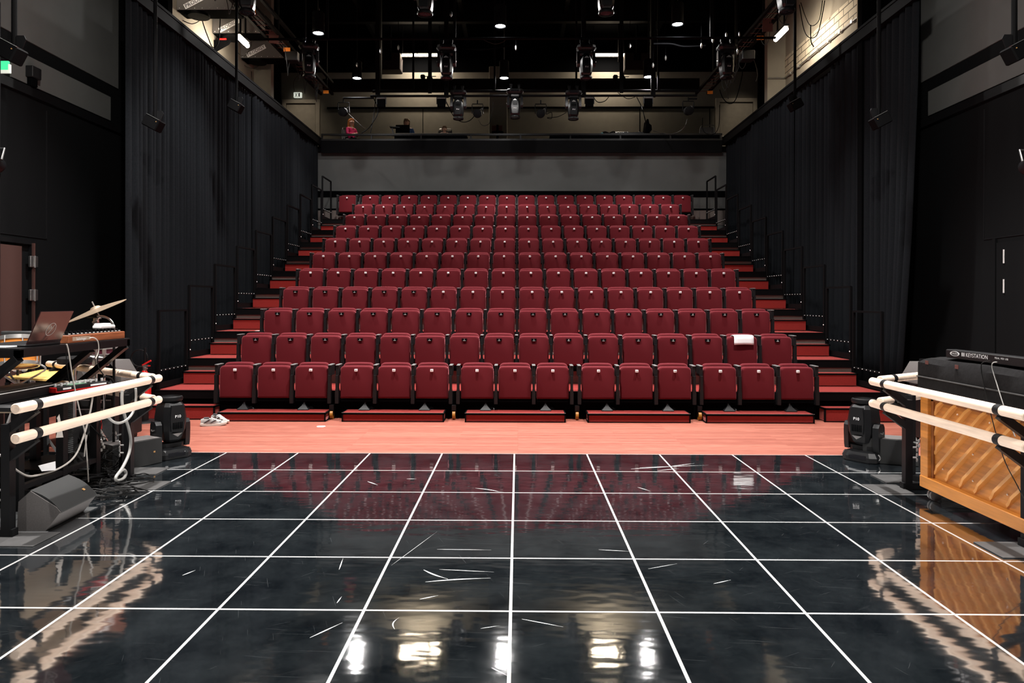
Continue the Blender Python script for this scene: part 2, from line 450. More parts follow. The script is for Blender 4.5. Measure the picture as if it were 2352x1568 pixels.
# conduit on the right hand brick wall
cd = MB().tube([(6.46, 12.4, 7.08), (6.46, 17.36, 7.08)], .016, sub=1).tube([(6.46, 17.36, 7.08), (6.06, 17.36, 7.08)], .016, sub=1)
for i in range(9): cd.box(6.44, 6.5, 12.8 + i * .52, 12.86 + i * .52, 7.05, 7.11)
tag(cd.obj('cable_conduit', MT['steel']), 'thin metal conduit clipped along the painted brick wall above the right gallery', 'conduit')

# --- back of the house
wb = struct('wall_back', MB().box(-5.75, 5.85, 19.9, 20.1, 0, 5.85), MT['grey'])
MB().box(-5.75, 5.85, 19.88, 19.9, 4.56, 4.73).obj('dado_rail', MT['matte'], wb)
MB().box(-5.75, 5.85, 19.885, 19.9, 4.19, 4.24).obj('dado_rail', MT['matte'], wb)
MB().box(-5.75, 5.85, 19.89, 19.9, 3.78, 4.19).obj('lower_panel', MT['greycarpet'], wb)
struct('wall_gallery_back', MB().box(-7.85, 7.85, 23.0, 23.2, 5.8, 9.05), MT['beige'])
struct('wall_gallery_top', MB().box(-7.85, 7.85, 23.0, 23.2, 9.05, 10.3), MT['matte'])
tr = MB().box(-6.2, 6.3, 22.96, 23.0, 7.87, 7.925)
for x in (-3.1, 3.9, 6.15): tr.box(x, x + .02, 22.99, 23.0, 5.95, 7.87)
struct('trim_1', tr, MT['matte'])
struct('pillar_gallery', MB().box(-.93, -.35, 22.4, 23.0, 5.95, 9.05, .02), MT['beige'])
struct('wall_behind_camera', MB().box(-6.8, 6.6, -4.8, -4.6, 0, 10.3), MT['matte'])
struct('ceiling', MB().box(-7.9, 7.9, -4.8, 23.2, 10.3, 10.5), MT['matte'])
bm_ = MB()
for y in (9.6, 12.9, 16.9, 20.6): bm_.box(-6.5, 6.4, y, y + .18, 9.75, 10.3)
for x in (-4.6, -1.7, 1.3, 4.2): bm_.box(x, x + .12, 6.0, 22.9, 9.95, 10.3)
struct('trim_2', bm_, MT['black'])
gf = struct('floor_gallery', MB().box(-7.8, 7.8, 19.8, 23.0, 5.82, 5.95), MT['black'])
struct('floor_gallery_left', MB().box(-6.55, -5.6, 11.95, 19.8, 5.9, 6.02), MT['black'])
struct('floor_gallery_right', MB().box(5.74, 6.5, 11.95, 19.8, 5.9, 6.02), MT['black'])

# gallery fronts: fascia with a lighter lip, and a rail on posts
def gallery_front(name, p0, p1, label, zr, posts):
    t = thing(name, label, 'railing', p0)
    d = V(p1) - V(p0); ln = d.length; u = d / ln
    n = V((u.y, -u.x, 0))
    MB().bar((0, 0, -.17), d + V((0, 0, -.17)), .05, .34).obj('fascia', MT['black'], t)
    MB().bar(V((0, 0, .02)), d + V((0, 0, .02)), .075, .05).obj('lip', MT['blackm'], t)
    if zr:
        MB().bar((0, 0, zr), d + V((0, 0, zr)), .07, .05).obj('rail', MT['blackm'], t)
        for k in range(posts):
            q = u * (.02 + (ln - .06) * k / (posts - 1))
            MB().bar(q + V((0, 0, .04)), q + V((0, 0, zr)), .04).obj('post', MT['blackm'], t)
    return t
gallery_front('gallery_railing', (-5.48, 19.72, 6.10), (5.62, 19.72, 6.10), 'black gallery front with rail across the back below the control desk', .165, 9)
for nm, x, side, z in (('gallery_railing', -5.53, 'left', 6.10), ('gallery_railing', 5.67, 'right', 6.10)):
    t = thing(nm, f'long black gallery edge running along the {side} wall above the curtains', 'railing', (x, 10.0, z))
    MB().box(-.05, .05, 0, 9.7, -.14, .02).obj('fascia', MT['black'], t)
    MB().box(-.055, .055, 0, 9.7, .035, .075).obj('lip', MT['black'], t)
    MB().box(-.04, .04, 0, 9.7, .018, .04).obj('groove', MT['matte'], t)

# doors
def wall_door(name, pl, pr, z0, z1, y, leafmat, hinge):
    x0, x1 = pl, pr
    d = struct(name, MB().box(x0, x0 + .12, y - .06, y, z0, z1).box(x1 - .12, x1, y - .06, y, z0, z1).box(x0 + .12, x1 - .12, y - .06, y, z1 - .12, z1), MT['dooroff'])
    MB().box(x0 + .135, x1 - .135, y - .035, y - .01, z0, z1 - .165).obj('leaf', leafmat, d)
    MB().cyl((hinge, y - .1, z0 + 1.0), (hinge + .12, y - .1, z0 + 1.0), .012).cyl((hinge, y - .1, z0 + 1.0), (hinge, y - .03, z0 + 1.0), .012).obj('handle', MT['steel'], d)
p = at(648, 230, 22.98); q = at(733, 230, 22.98)
wall_door('door_1', p.x, q.x, 5.95, p.z, 23.0, MT['dooroff'], q.x - .35)
p = at(1643, 225, 22.98); q = at(1737, 225, 22.98)
wall_door('door_2', p.x, q.x, 5.95, p.z, 23.0, MT['dooroff'], p.x + .2)
# stage side doors
d3 = struct('door_3', MB().box(WL, WL + .05, 9.50, 9.58, 0, 2.46).box(WL, WL + .05, 7.7, 9.5, 2.40, 2.46), MT['blackm'])
MB().box(WL + .03, WL + .09, 7.75, 9.25, .02, 2.36).obj('leaf', MT['brown'], d3)
MB().box(WL + .05, WL + .075, 9.50, 9.535, 0, 2.42).obj('jamb_edge', MT['brown'], d3)
for z in (2.17, 1.72, .5): MB().box(WL + .05, WL + .085, 9.43, 9.58, z - .075, z + .075, .006).cyl((WL + .09, 9.505, z - .08), (WL + .09, 9.505, z + .08), .012).obj('hinge', MT['steel'], d3)
d4 = struct('door_4', MB().box(WR - .03, WR, 7.9, 7.98, 0, 2.5).box(WR - .03, WR, 9.6, 9.66, 0, 2.5), MT['bluegrey'])
MB().box(WR - .025, WR - .002, 8.0, 9.58, .02, 2.44).obj('leaf', MT['bluegrey'], d4)
for y, z in ((9.42, 2.25), (9.42, 1.86)): MB().cyl((WR - .035, y, z - .09), (WR - .035, y, z + .09), .010).obj('hinge', MT['tagm'], d4)

# ---------------------------------------------------------------- curtains
def curtain(name, label, x, y0, y1, z0, z1, amp, seed, material, group, near_pull=0.0, side=1):
    rnd = random.Random(seed); n = int((y1 - y0) / .012); offs = []
    ph = rnd.random() * 6; w = []
    k = 0.0
    for i in range(n + 1):
        k += (.012 / (.150 + .050 * sin(i * .014 + ph) + .030 * sin(i * .041 + ph * 2))) * 2 * pi * .5
        w.append((amp * ((.55 + .45 * sin(k * .37 + ph) ** 2) * (2.0 * abs(sin(k)) ** .62 - 1.1) + .45 * sin(k * .19 + 1)), y0 + (y1 - y0) * i / n))
    zs = [z0, z0 + (z1 - z0) * .15, z0 + (z1 - z0) * .45, z0 + (z1 - z0) * .8, z1 - .1, z1]
    vs = []
    for j, z in enumerate(zs):
        t = (z - z0) / (z1 - z0); a = .8 + .35 * (1 - t)
        for ox, y in w:
            yy = y + near_pull * (1 - t) ** 1.8 * max(0, 1 - (y - y0) / 1.2)
            vs.append((x + side * ox * a, yy, z))
    fs = [(j * (n + 1) + i, j * (n + 1) + i + 1, (j + 1) * (n + 1) + i + 1, (j + 1) * (n + 1) + i) for j in range(len(zs) - 1) for i in range(n)]
    o = MB().add(vs, fs).obj(name, material, None, 60)
    md = o.modifiers.new('thickness', 'SOLIDIFY'); md.thickness = .006
    return tag(o, label, 'curtain', group)
cut = [10.0, 12.35, 14.8, 17.3, 19.66]
for k, w_ in enumerate(('nearest the stage', 'second from the stage', 'third from the stage', 'farthest from the stage')):
    curtain('stage_curtain', f'tall black pleated curtain along the left wall, {w_}', -5.58 - .05 * (k % 2), cut[k], cut[k + 1] + .08, .02, 5.99, .075, 11 + k, MT['curtain'], 'black curtains along the left wall')
cut = [10.22, 12.4, 14.8, 17.3, 19.66]
for k, w_ in enumerate(('nearest the stage', 'second from the stage', 'third from the stage', 'farthest from the stage')):
    curtain('stage_curtain', f'tall black pleated curtain along the right wall, {w_}', 5.73 + .05 * (k % 2), cut[k], cut[k + 1] + .08, .02, 5.99, .07, 31 + k, MT['curtain'], 'black curtains along the right wall', .5 if k == 0 else 0, -1)
curtain('gallery_curtain', 'pale beige curtain hanging above the right gallery beside the brick wall', 6.34, 12.0, 13.42, 6.1, 9.2, .06, 77, MT['beigecurtain'], None)
# ================================================================ raked tiers, steps and seats
def tier_z(k): return RISE * k
def tier_y(k): return P0 + PD * (k - 1)
for k in range(1, 11):
    y0 = tier_y(k); y1 = tier_y(k + 1) if k < 10 else 19.88; z = tier_z(k)
    t = thing('seating_tier', f'red carpeted seating tier under the {ORD[k]} row of seats', 'tier', (0, y0, 0), group='raked seating tiers')
    MB().box(-XE, XE, 0, y1 - y0 - .005, z - .012, z).obj('deck', MT['carpet'], t)
    MB().box(-XE, XE, -.012, .02, z - .115, z - .012).box(-XE, XE, -.015, .03, z - .012, z + .002).obj('fascia', MT['black'], t)
    MB().box(-XE + .03, XE - .03, .012, y1 - y0 - .01, (z - RISE + .001) if k > 1 else .001, z - .0125).obj('riser', MT['matte'] if k == 1 else MT['greycarpet'], t)

def step(x0, x1, y0, y1, z0, z1, label, sq=False):
    t = thing('aisle_step', label, 'step', ((x0 + x1) / 2, y0, z0), group='carpeted aisle steps')
    w, d, h = (x1 - x0) / 2, y1 - y0, z1 - z0
    MB().box(-w + .02, w - .02, .03, d, h - .010, h).obj('tread', MT['carpet'], t)
    b = MB().box(-w + .02, w - .02, .008, d, .012, h - .011); b.obj('riser', MT['carpet'], t)
    e = MB().box(-w, w, 0, .03, h - .022, h + .001).box(-w, -w + .02, .0, d, h - .022, h + .001).box(w - .02, w, .0, d, h - .022, h + .001)
    if sq: e.box(-w, -w + .022, 0, .022, 0, h - .022).box(w - .022, w, 0, .022, 0, h - .022).box(-w, w, .004, .02, 0, .014)
    e.obj('nosing', MT['black'], t)
    return t
for sgn, side in ((-1, 'left'), (1, 'right')):
    a, b = sorted((sgn * 5.16, sgn * 4.20))
    step(a, b, 9.80, P0 - .025, 0, .19, f'bottom red carpeted step of the {side} aisle', True)
    for k in range(1, 10):
        a, b = sorted((sgn * 5.10, sgn * 4.30))
        step(a, b, tier_y(k + 1) - .24, tier_y(k + 1) - .02, tier_z(k) + .001, tier_z(k) + .195, f'red carpeted half step of the {side} aisle, leading up to the {ORD[k + 1]} row')

# guard rails at the ends of the tiers
for sgn, side in ((-1, 'left'), (1, 'right')):
    proto = None
    for k in range(1, 11):
        lab = f'black side guard rail at the {side} end of the {ORD[k]} row'
        loc = (sgn * (XE - .03), tier_y(k) + .03, tier_z(k))
        if proto is None:
            proto = thing('guard_rail', lab, 'railing', loc, group='side guard rails')
            L_ = PD - .1
            for y in (0, L_): MB().box(-.018, .018, y - .018, y + .018, 0, 1.13).obj('post', MT['black'], proto)
            MB().box(-.016, .016, 0, L_, 1.11, 1.14).obj('top_rail', MT['black'], proto)
            m_ = MB().box(-.012, .012, 0, L_, .26, .285); m_.obj('mid_rail', MT['black'], proto)
            MB().box(-.003, .003, .02, L_ - .02, .02, .10).obj('kick_plate', MT['black'], proto)
            bo = MB()
            for i in range(7): bo.ball((-sgn * .016, .05 + i * (L_ - .1) / 6, .274), .0065, 5)
            bo.ball((-sgn * .016, .0, .13), .012, 5)
            bo.obj('bolts', MT['white'], proto)
            pk = kids(proto)
        else:
            dup(proto, loc, lab, ch=pk)

# ---------------------------------------------------------------- a tip-up seat, origin on the tier below its front panel
PW = .4555
def lean(mb, a, z0):
    for i, (x, y, z) in enumerate(mb.v):
        mb.v[i] = (x, y + max(0, z - z0) * math.tan(R(a)), z)
    return mb
PITCH = .53
seat0 = thing('theatre_seat', 'x', 'seat', (0, -100, 0), group='burgundy tip-up seats')
pan = lean(MB().pad(rrect(-PW / 2, PW / 2, .285, .737, .056, .012, 5, .002), 0, .10, .026), 2.5, .285)
MB_pan = pan.obj('seat_pan', MT['red'], seat0)
bk = lean(MB().pad(rrect(-.218, .218, .40, .774, .065, .02, 5, .004), .112, .175, .028), 5, .40)
bk.obj('backrest', MT['red'], seat0)
MB().box(-PW / 2, PW / 2, .012, .11, .235, .284, .008).box(-PITCH / 2, PITCH / 2, .05, .12, .20, .25).obj('seat_hinge', MT['matte'], seat0)
def arm_mb(x):
    m = MB()
    m.box(x - .0235, x + .0235, .01, .20, .60, .742, .004)
    m.cur = 1; m.box(x - .024, x + .024, .0, .21, .744, .757, .004); m.cur = 0
    w = [(.016, .612), (.016, .43), (.020, .40), (.0235, .37), (.0235, .217)]
    m.loft([[(x - a, -.030, z), (x + a, -.030, z), (x + a, .06, z), (x - a, .06, z)] for a, z in w])
    return m
arm_mb(-PITCH / 2).obj('armrest', [MT['plastic'], MT['cap']], seat0)
tagp = MB().box(-.021, .021, -.016, .012, .662, .697, .004)
def num_tag(n):
    p = tagp.obj('number_tag', MT['tagm'])
    MB().join(text_mb(str(n), .026), M4.Translation((0, -.0175, .68))).obj('seat_number', MT['shoek'], p, 0)
    return p
def num_badge(n):
    p = MB().prism([(-.043, .700), (.043, .700), (.031, .660), (-.031, .660)], 'y', -.003, .03).obj('number_badge', MT['black'])
    MB().join(text_mb(str(n), .024), M4.Translation((0, -.0045, .684))).box(-.018, .018, -.005, -.0035, .666, .670).obj('seat_number', MT['white'], p, 0)
    return p
tags_, badges_ = {}, {}
armR = arm_mb(PITCH / 2).mesh('armrest', [MT['plastic'], MT['cap']])
foot_mb = MB()
foot_mb.loft([[(s1 * a, .05 + s2 * a * .9, z) for s1, s2 in ((-1, -1), (1, -1), (1, 1), (-1, 1))] for a, z in ((.078, .126), (.078, .135), (.026, .185), (.018, .205))])
foot_mb.cyl((0, .05, .20), (0, .08, .26), .018)
foot_mb.loft([[(.085 + s1 * a, .10 + s2 * a * .8, z) for s1, s2 in ((-1, -1), (1, -1), (1, 1), (-1, 1))] for a, z in ((.05, .126), (.05, .132), (.012, .165))])
foot_me = foot_mb.mesh('support_foot', MT['plastic'])

rows = [
    [540, 628, 714, 818, 905, 992, 1096, 1183, 1270, 1375, 1463, 1551, 1655, 1743, 1833],
    (587, 1786, 16), (637, 1738, 16), (678, 1698.6, 16), (713, 1662.5, 16), (742.5, 1631.8, 16), (769.5, 1604, 16), (793, 1581, 16), (813.6, 1558.4, 16), (833.5, 1540, 16),
    [796.5] + [849.6 + (1568 - 849.6) / 16 * i for i in range(17)]]
protokids = kids(seat0)
seat_xy = {}
for r, row in enumerate(rows):
    px = row if isinstance(row, list) else [row[0] + (row[1] - row[0]) * i / (row[2] - 1) for i in range(row[2])]
    yp = 9.93 + PD * r; zb = tier_z(r)
    rowname = 'front row' if r == 0 else 'back row' if r == 10 else f'{ORD[r]} row from the front'
    for i, x_ in enumerate(px):
        x = at(x_, 700, yp).x
        dark = r in (1, 2) or (r == 3 and i < 5)
        lab = f'burgundy tip-up seat, {rowname}, {ORD[i]} from the left' if 0 < i < len(px) - 1 else f'burgundy tip-up seat at the {"left" if i == 0 else "right"} end of the {rowname}'
        s = dup(seat0, (x, yp, zb), lab, ch=protokids)
        store = badges_ if dark else tags_
        n = i + 1
        if n not in store:
            p = (num_badge if dark else num_tag)(n); store[n] = p; p.parent = s
        else:
            p = store[n].copy(); COL.objects.link(p); p.parent = s
            for g in kids(store[n])[:1]:
                e = g.copy(); COL.objects.link(e); e.parent = p
        gap = i == len(px) - 1 or (px[i + 1] - px[i]) > 1.12 * (px[1] - px[0] if r < 10 else 44.9)
        if gap:
            o = bpy.data.objects.new('armrest', armR); COL.objects.link(o); o.parent = s
        if r == 0 and i % 3 != 1:
            o = bpy.data.objects.new('support_foot', foot_me); COL.objects.link(o); o.parent = s
            o.location = (.12 if i % 3 == 0 else -.10, -.02, 0)
        seat_xy[(r, i)] = (x, yp, zb)
for o in protokids + [seat0]: bpy.data.objects.remove(o)

# low footboards in front of the first row
for (a, b), w_ in zip(((500, 748), (785, 1020), (1068, 1300), (1350, 1587), (1622, 1872)), ('at the far left', 'second from the left', 'in the middle', 'second from the right', 'at the far right')):
    p, q = at(a, 960, 9.68), at(b, 960, 9.68)
    t = thing('footboard', f'low red footboard below the front row, {w_}', 'footboard', ((p.x + q.x) / 2, 9.68, 0), group='footboards of the front row')
    w = (q.x - p.x) / 2
    MB().box(-w + .015, w - .015, .01, .34, .012, .118).obj('body', MT['carpet'], t)
    MB().box(-w, w, 0, .016, .098, .126).box(-w, -w + .016, 0, .35, .098, .126).box(w - .016, w, 0, .35, .098, .126).box(-w, -w + .018, 0, .02, .0, .1).box(w - .018, w, 0, .02, 0, .1).box(-w, w, .004, .35, 0, .012).box(-w, w, .33, .35, .098, .126).obj('edging', MT['black'], t)
    MB().box(-w + .016, w - .016, .016, .33, .116, .1255).obj('tread', MT['carpet'], t)
    MB().box(-w, w, -.003, .006, .1225, .1275).obj('metal_edge', MT['cap'], t)
# dark skirt closing the space under the first row
struct('trim_3', MB().box(-4.2, 4.2, 10.0, 10.02, .02, .262), MT['matte'])
# castors seen between the footboards
for a, w_ in ((765, 'left'), (1044, 'second'), (1325, 'third'), (1605, 'right')):
    p = at(a, 950, 9.97)
    t = thing('castor', f'amber castor wheel under the front row, {w_} gap between footboards', 'castor', (p.x, 9.92, 0), group='castors under the front row')
    MB().cyl((-.02, 0, .06), (.02, 0, .06), .06, n=16).obj('wheel', MT['amber'], t)
    MB().box(-.03, .03, -.03, .03, .125, .2).box(-.028, -.022, -.02, .02, .05, .13).box(.022, .028, -.02, .02, .05, .13).obj('bracket', MT['blackm'], t)

# sheet of paper hung over a seat of the second row
x, y, z = seat_xy[(1, 14)]
prof = [(.098, .700), (.066, .745), (.045, .762), (.022, .760), (.004, .748), (-.006, .725), (-.009, .69), (-.012, .652), (-.016, .615)]
vs = []
for i, (py_, pz) in enumerate(prof):
    for j in range(7):
        u = j / 6; vs.append((-.135 + .30 * u - (.045 * max(0, 1 - i / 4)), py_ - .006 - .004 * sin(u * 5), pz + .006 * sin(u * pi)))
o = MB().add(vs, [(i * 7 + j, i * 7 + j + 1, (i + 1) * 7 + j + 1, (i + 1) * 7 + j) for i in range(len(prof) - 1) for j in range(6)]).obj('paper_sheet', MT['paper'], None, 60)
o.location = (x, y, z); tag(o, 'white sheet of paper draped over a seat near the right end of the second row', 'paper')
o.modifiers.new('thickness', 'SOLIDIFY').thickness = .0012

# small paper slip on the left aisle tier
p = at(606, 759, tier_y(3) + .3)
tag(MB().box(-.06, .06, 0, .05, 0, .006).obj('paper_slip', MT['paper'], None, 35, (p.x - .03, tier_y(3) + .12, tier_z(3) + .001)), 'small pale slip of paper lying on the left aisle beside the fourth row', 'paper')
# ================================================================ overhead rig
MT['head'] = mat('fixture_black_plastic', (.0065, .0068, .0078), .36, spec=.3)

def octo(z, a, b, ch=.32):
    c1, c2 = a * (1 - ch), b * (1 - ch)
    return [(-c1, -b, z), (c1, -b, z), (a, -c2, z), (a, c2, z), (c1, b, z), (-c1, b, z), (-a, c2, z), (-a, -c2, z)]

mh0 = thing('moving_head_light', 'x', 'stage light', (0, -100, 0), group='moving head lights')
MB().loft([octo(0, .165, .13), octo(.012, .175, .14), octo(.055, .18, .145), octo(.10, .15, .12), octo(.115, .10, .09)]).obj('base', MT['head'], mh0, 25)
MB().box(-.09, .09, -.146, -.138, .03, .075, .003).obj('display', MT['lensglass'], mh0)
yk = MB().loft([octo(.115, .12, .075), octo(.16, .13, .075)])
for s_ in (-1, 1):
    yk.loft([[(s_ * (.125 + dx), y, z) for dx, y in ((0, -w), (.055, -w * .8), (.055, w * .8), (0, w))] for z, w in ((.115, .06), (.16, .075), (.30, .085), (.36, .08), (.395, .05))])
yk.obj('yoke', MT['head'], mh0, 25)
hd = MB().loft([octo(.165, .05, .06), octo(.20, .085, .10), octo(.30, .115, .135), (octo(.42, .122, .145)), octo(.545, .108, .128), octo(.585, .085, .10)])
hd.obj('head', MT['head'], mh0, 25)
MB().lathe([(.085, .58), (.118, .60), (.122, .625), (.116, .64), (.102, .645), (.098, .630)], 24).obj('lens_ring', MT['blackm'], mh0)
MB().lathe([(.001, .633), (.06, .632), (.10, .628), (.10, .60)], 24).obj('lens', MT['lensglass'], mh0)
fp = MB().loft([[(-.058, -.150, .56), (.058, -.150, .56), (.058, -.12, .56), (-.058, -.12, .56)], [(-.074, -.160, .42), (.074, -.160, .42), (.074, -.12, .42), (-.074, -.12, .42)], [(-.062, -.150, .29), (.062, -.150, .29), (.062, -.12, .29), (-.062, -.12, .29)]])
fp.obj('face_plate', MT['head'], mh0, 20)
vg = MB()
for i in range(6): vg.box(-.05 + i * .018, -.040 + i * .018, -.158, -.13, .315, .385)
vg.obj('vent_grille', MT['matte'], mh0)
MB().join(text_mb('P10', .042, .001), M4.Translation((.0, -.163, .445))).obj('lettering', MT['white'], mh0, 0)
MB().loft([[(-.05, -.152, .27), (.05, -.152, .27), (.0, -.158, .235)], [(-.05, -.135, .27), (.05, -.135, .27), (.0, -.130, .235)]]).obj('chevron', MT['steel'], mh0)
hc = MB()
for s_ in (-1, 1): hc.tube([(s_ * .17, -.05, .09), (s_ * .19, -.05, .06), (s_ * .17, -.05, .03)], .008).tube([(s_ * .183, -.03, .31), (s_ * .19, 0, .30), (s_ * .183, .03, .31)], .006)
hc.obj('carry_handles', MT['steel'], mh0)
mhk = kids(mh0)
clampm = MB()
for s_ in (-1, 1): clampm.box(s_ * .09 - .02, s_ * .09 + .02, -.03, .03, -.11, 0).lathe([(.034, -.03), (.034, .03)], 12, M4.Translation((s_ * .09, 0, -.10)) @ M4.Rotation(pi / 2, 4, 'Y'))
clamp_me = clampm.mesh('pipe_clamp', MT['blackm'])

def moving_head(loc, label, hang=False, rz=0.0, top=None, tilt=0):
    o = dup(mh0, loc, label, rot=(0, pi, rz) if hang else (0, 0, rz), ch=mhk)
    if hang:
        c = bpy.data.objects.new('pipe_clamp', clamp_me); COL.objects.link(c); c.parent = o
    return o

LX = [(17.5, 6.815), (13.9, 6.78), (11.0, 6.80)]
def lx_bar(y, z, x0, x1, label, r=.024):
    t = thing('lighting_bar', label, 'pipe', (0, y, z), group='lighting bars')
    MB().cyl((x0, 0, 0), (x1, 0, 0), r, n=10).obj('pipe', MT['black'], t)
    n = 4
    for k in range(n):
        x = x0 + (x1 - x0) * (k + .5) / n
        MB().bar((x, 0, 0), (x, 0, 10.25 - z), .05, .03).obj('hanger', MT['black'], t)
    return t
lx_bar(LX[0][0], LX[0][1], at(855, 210, 17.5).x, at(1605, 210, 17.5).x, 'black lighting bar in front of the gallery, upper of the pair', .032)
t = thing('lighting_bar', 'black lighting bar in front of the gallery, lower of the pair', 'pipe', (0, 17.4, 6.67), group='lighting bars')
MB().cyl((at(850, 220, 17.4).x, 0, 0), (at(1600, 220, 17.4).x, 0, 0), .028, n=10).obj('pipe', MT['black'], t)
for x in (866, 1024, 1340, 1500):
    q = at(x, 200, 17.4).x
    MB().box(q - .055, q + .055, .02, .06, -.03, 3.9).obj('drop_arm', MT['black'], t)
for x in (986, 1427):
    q = at(x, 200, 17.4).x
    MB().box(q - .045, q + .045, .03, .06, .08, 3.9).obj('drop_arm', MT['black'], t)
lx_bar(LX[1][0], LX[1][1], -5.0, 5.0, 'black lighting bar over the middle rows of seats')
lx_bar(LX[2][0], LX[2][1], -5.2, 5.2, 'black lighting bar over the front row, nearest the stage')

# hanging moving heads, hung below the bars
for px, d, py, lab in ((1052, 17.45, 275, 'dark moving head light hung left of the middle before the gallery wall'), (1316, 17.45, 275, 'dark moving head light hung right of the middle before the gallery wall'),
                       (1182, 17.45, 272, 'moving head light lit bright in the middle before the gallery wall'),
                       (1025, 13.9, 182, 'dark moving head light hung beside the left fluorescent tube'), (1345, 13.9, 182, 'dark moving head light hung beside the right fluorescent tube'),
                       (709, 13.8, 180, 'moving head light hung at the left truss above the gallery corner'), (1668, 13.9, 180, 'dark moving head light hung beside the right truss'),
                       (566, 11.0, 33, 'moving head light at the top left beside the winch boxes'), (975, 11.0, 36, 'moving head light at the top, between the left pendant lamps'),
                       (1391, 11.0, 33, 'moving head light at the top, between the right pendant lamps'), (1806, 11.0, 28, 'moving head light at the top right by the bright tube lamp')):
    p = at(px, py, d); hs = 1.08 if d > 15 else 1.0
    moving_head((p.x, d, p.z + .645 * hs), lab, True, R(14) if px in (709, 566) else 0).scale = (hs,) * 3
# floor units
p = atz(392, 1052); moving_head((p.x, p.y, .004), 'black moving head light standing on the floor at the left, before the red steps', False, R(52))
p = atz(1985, 1056); moving_head((p.x, p.y, .004), 'black moving head light standing on the floor at the right, beside the barre and piano', False, R(-52))
for o in mhk + [mh0]: bpy.data.objects.remove(o)

# pendant lamps, two rows of three over the seats
dl0 = thing('pendant_lamp', 'x', 'lamp', (0, -100, 0), group='pendant lamps over the seats')
MB().lathe([(.115, 0), (.12, .01), (.12, .42), (.10, .44), (.02, .45)], 20, caps=False).lathe([(.113, .0), (.105, .05), (.02, .06)], 20, caps=False).obj('housing', MT['black'], dl0)
MB().lathe([(.001, .012), (.098, .012), (.098, .03), (.001, .03)], 20, caps=False).obj('lamp_disc', MT['disc'], dl0)
MB().cyl((0, 0, .44), (0, 0, 2.7), .012, n=8).obj('stem', MT['blackm'], dl0)
dlk = kids(dl0); LAMPS = []
for d, pts in ((14.5, ((730, 78), (1148, 61), (1555, 56))), (17.75, ((819, 181), (1157, 180), (1488, 177)))):
    for (px, py), w_ in zip(pts, ('left', 'middle', 'right')):
        p = at(px, py, d); LAMPS.append(p)
        dup(dl0, p, f'bright round pendant lamp, {w_} of the {"nearer" if d < 16 else "farther"} row of three', ch=dlk)
for o in dlk + [dl0]: bpy.data.objects.remove(o)

# fresnels on the lower bar
fr0 = thing('fresnel_spotlight', 'x', 'stage light', (0, -100, 0), group='fresnel spotlights')
MB().lathe([(.09, -.13), (.105, -.12), (.105, .05), (.09, .11), (.05, .14)], 16, M4.Rotation(R(-78), 4, 'X')).obj('body', MT['black'], fr0)
MB().lathe([(.001, -.128), (.075, -.124), (.075, -.10)], 16, M4.Rotation(R(-78), 4, 'X'), caps=False).obj('lens', MT['lensglass'], fr0)
MB().tube([(-.13, 0, 0), (-.135, 0, .20), (-.13, 0, .235), (.13, 0, .235), (.135, 0, .20), (.13, 0, 0)], .011, 6, 1).cyl((0, 0, .23), (0, 0, .33), .015).obj('yoke', MT['black'], fr0)
MB().tube([(.04, .1, .10), (.10, .12, .16), (.12, .08, .10), (.14, .05, .0)], .012).obj('safety_cable', MT['dimcable'], fr0)
frk = kids(fr0)
for px, py, d, lab in ((788, 258, 17.4, 'small fresnel spotlight with a glowing lens above the woman in red'), (1096, 261, 17.4, 'small fresnel spotlight hung left of the bright middle light'),
                       (1241, 261, 17.4, 'small fresnel spotlight hung right of the bright middle light'), (1580, 254, 17.4, 'small fresnel spotlight with a glowing lens by the right truss')):
    p = at(px, py, d); o = dup(fr0, p, lab, ch=frk)
    if px in (788, 1580):
        for c in kids(o):
            if c.name.startswith('lens'): c.data = c.data.copy(); c.data.materials[0] = MT['warmlens']
for o in frk + [fr0]: bpy.data.objects.remove(o)
# short arm that carries the outer two
for a, b, lab in ((788, 858, 'left'), (1580, 1600, 'right')):
    p, q = at(a, 226, 17.4), at(b, 221, 17.4)
    tag(MB().cyl((p.x, 17.4, p.z), (q.x, 17.4, p.z), .022).obj('bar_extension', MT['black']), f'short black bar extension carrying the {lab} outer fresnel', 'pipe')

# flat flood boxes
fb0 = thing('flood_light', 'x', 'stage light', (0, -100, 0), group='flood lights')
MB().box(-.095, .095, -.06, .06, -.105, .085, .008).obj('body', MT['matte'], fb0)
MB().box(-.095, .095, -.075, .06, .086, .105).obj('hood', MT['speaker'], fb0)
MB().box(-.12, -.098, -.01, .01, -.03, .14).box(.098, .12, -.01, .01, -.03, .14).box(-.12, .12, -.01, .01, .13, .15).obj('bracket', MT['blackm'], fb0)
fbk = kids(fb0)
for px, w_ in ((875, 'leftmost of four'), (1013, 'second of four from the left'), (1353, 'second of four from the right'), (1488, 'rightmost of four')):
    p = at(px, 238, 17.4); dup(fb0, (p.x, 17.4, 6.67 - .17), f'square black flood light under the lighting bar, {w_}', ch=fbk)
for o in fbk + [fb0]: bpy.data.objects.remove(o)

# broad beam in front of the gallery
b0, b1 = at(740, 182, 19.2), at(1606, 203, 19.2)
t = thing('roof_beam', 'broad black beam crossing the hall above the lighting bars', 'beam', (0, 19.2, b1.z))
MB().box(b0.x, b1.x, 0, .25, 0, b0.z - b1.z).obj('web', MT['black'], t)
m_ = MB()
for i in range(60): m_.ball((b0.x + (b1.x - b0.x) * (i + .5) / 60, -.005, b0.z - b1.z - .03), .008, 4)
m_.obj('bolts', MT['blackm'], t)['kind'] = 'stuff'
for px in (868, 1500):
    x = at(px, 180, 19.2).x
    MB().box(x - .06, x + .06, .05, .2, .2, 10.2 - b1.z).obj('hanger', MT['black'], t)

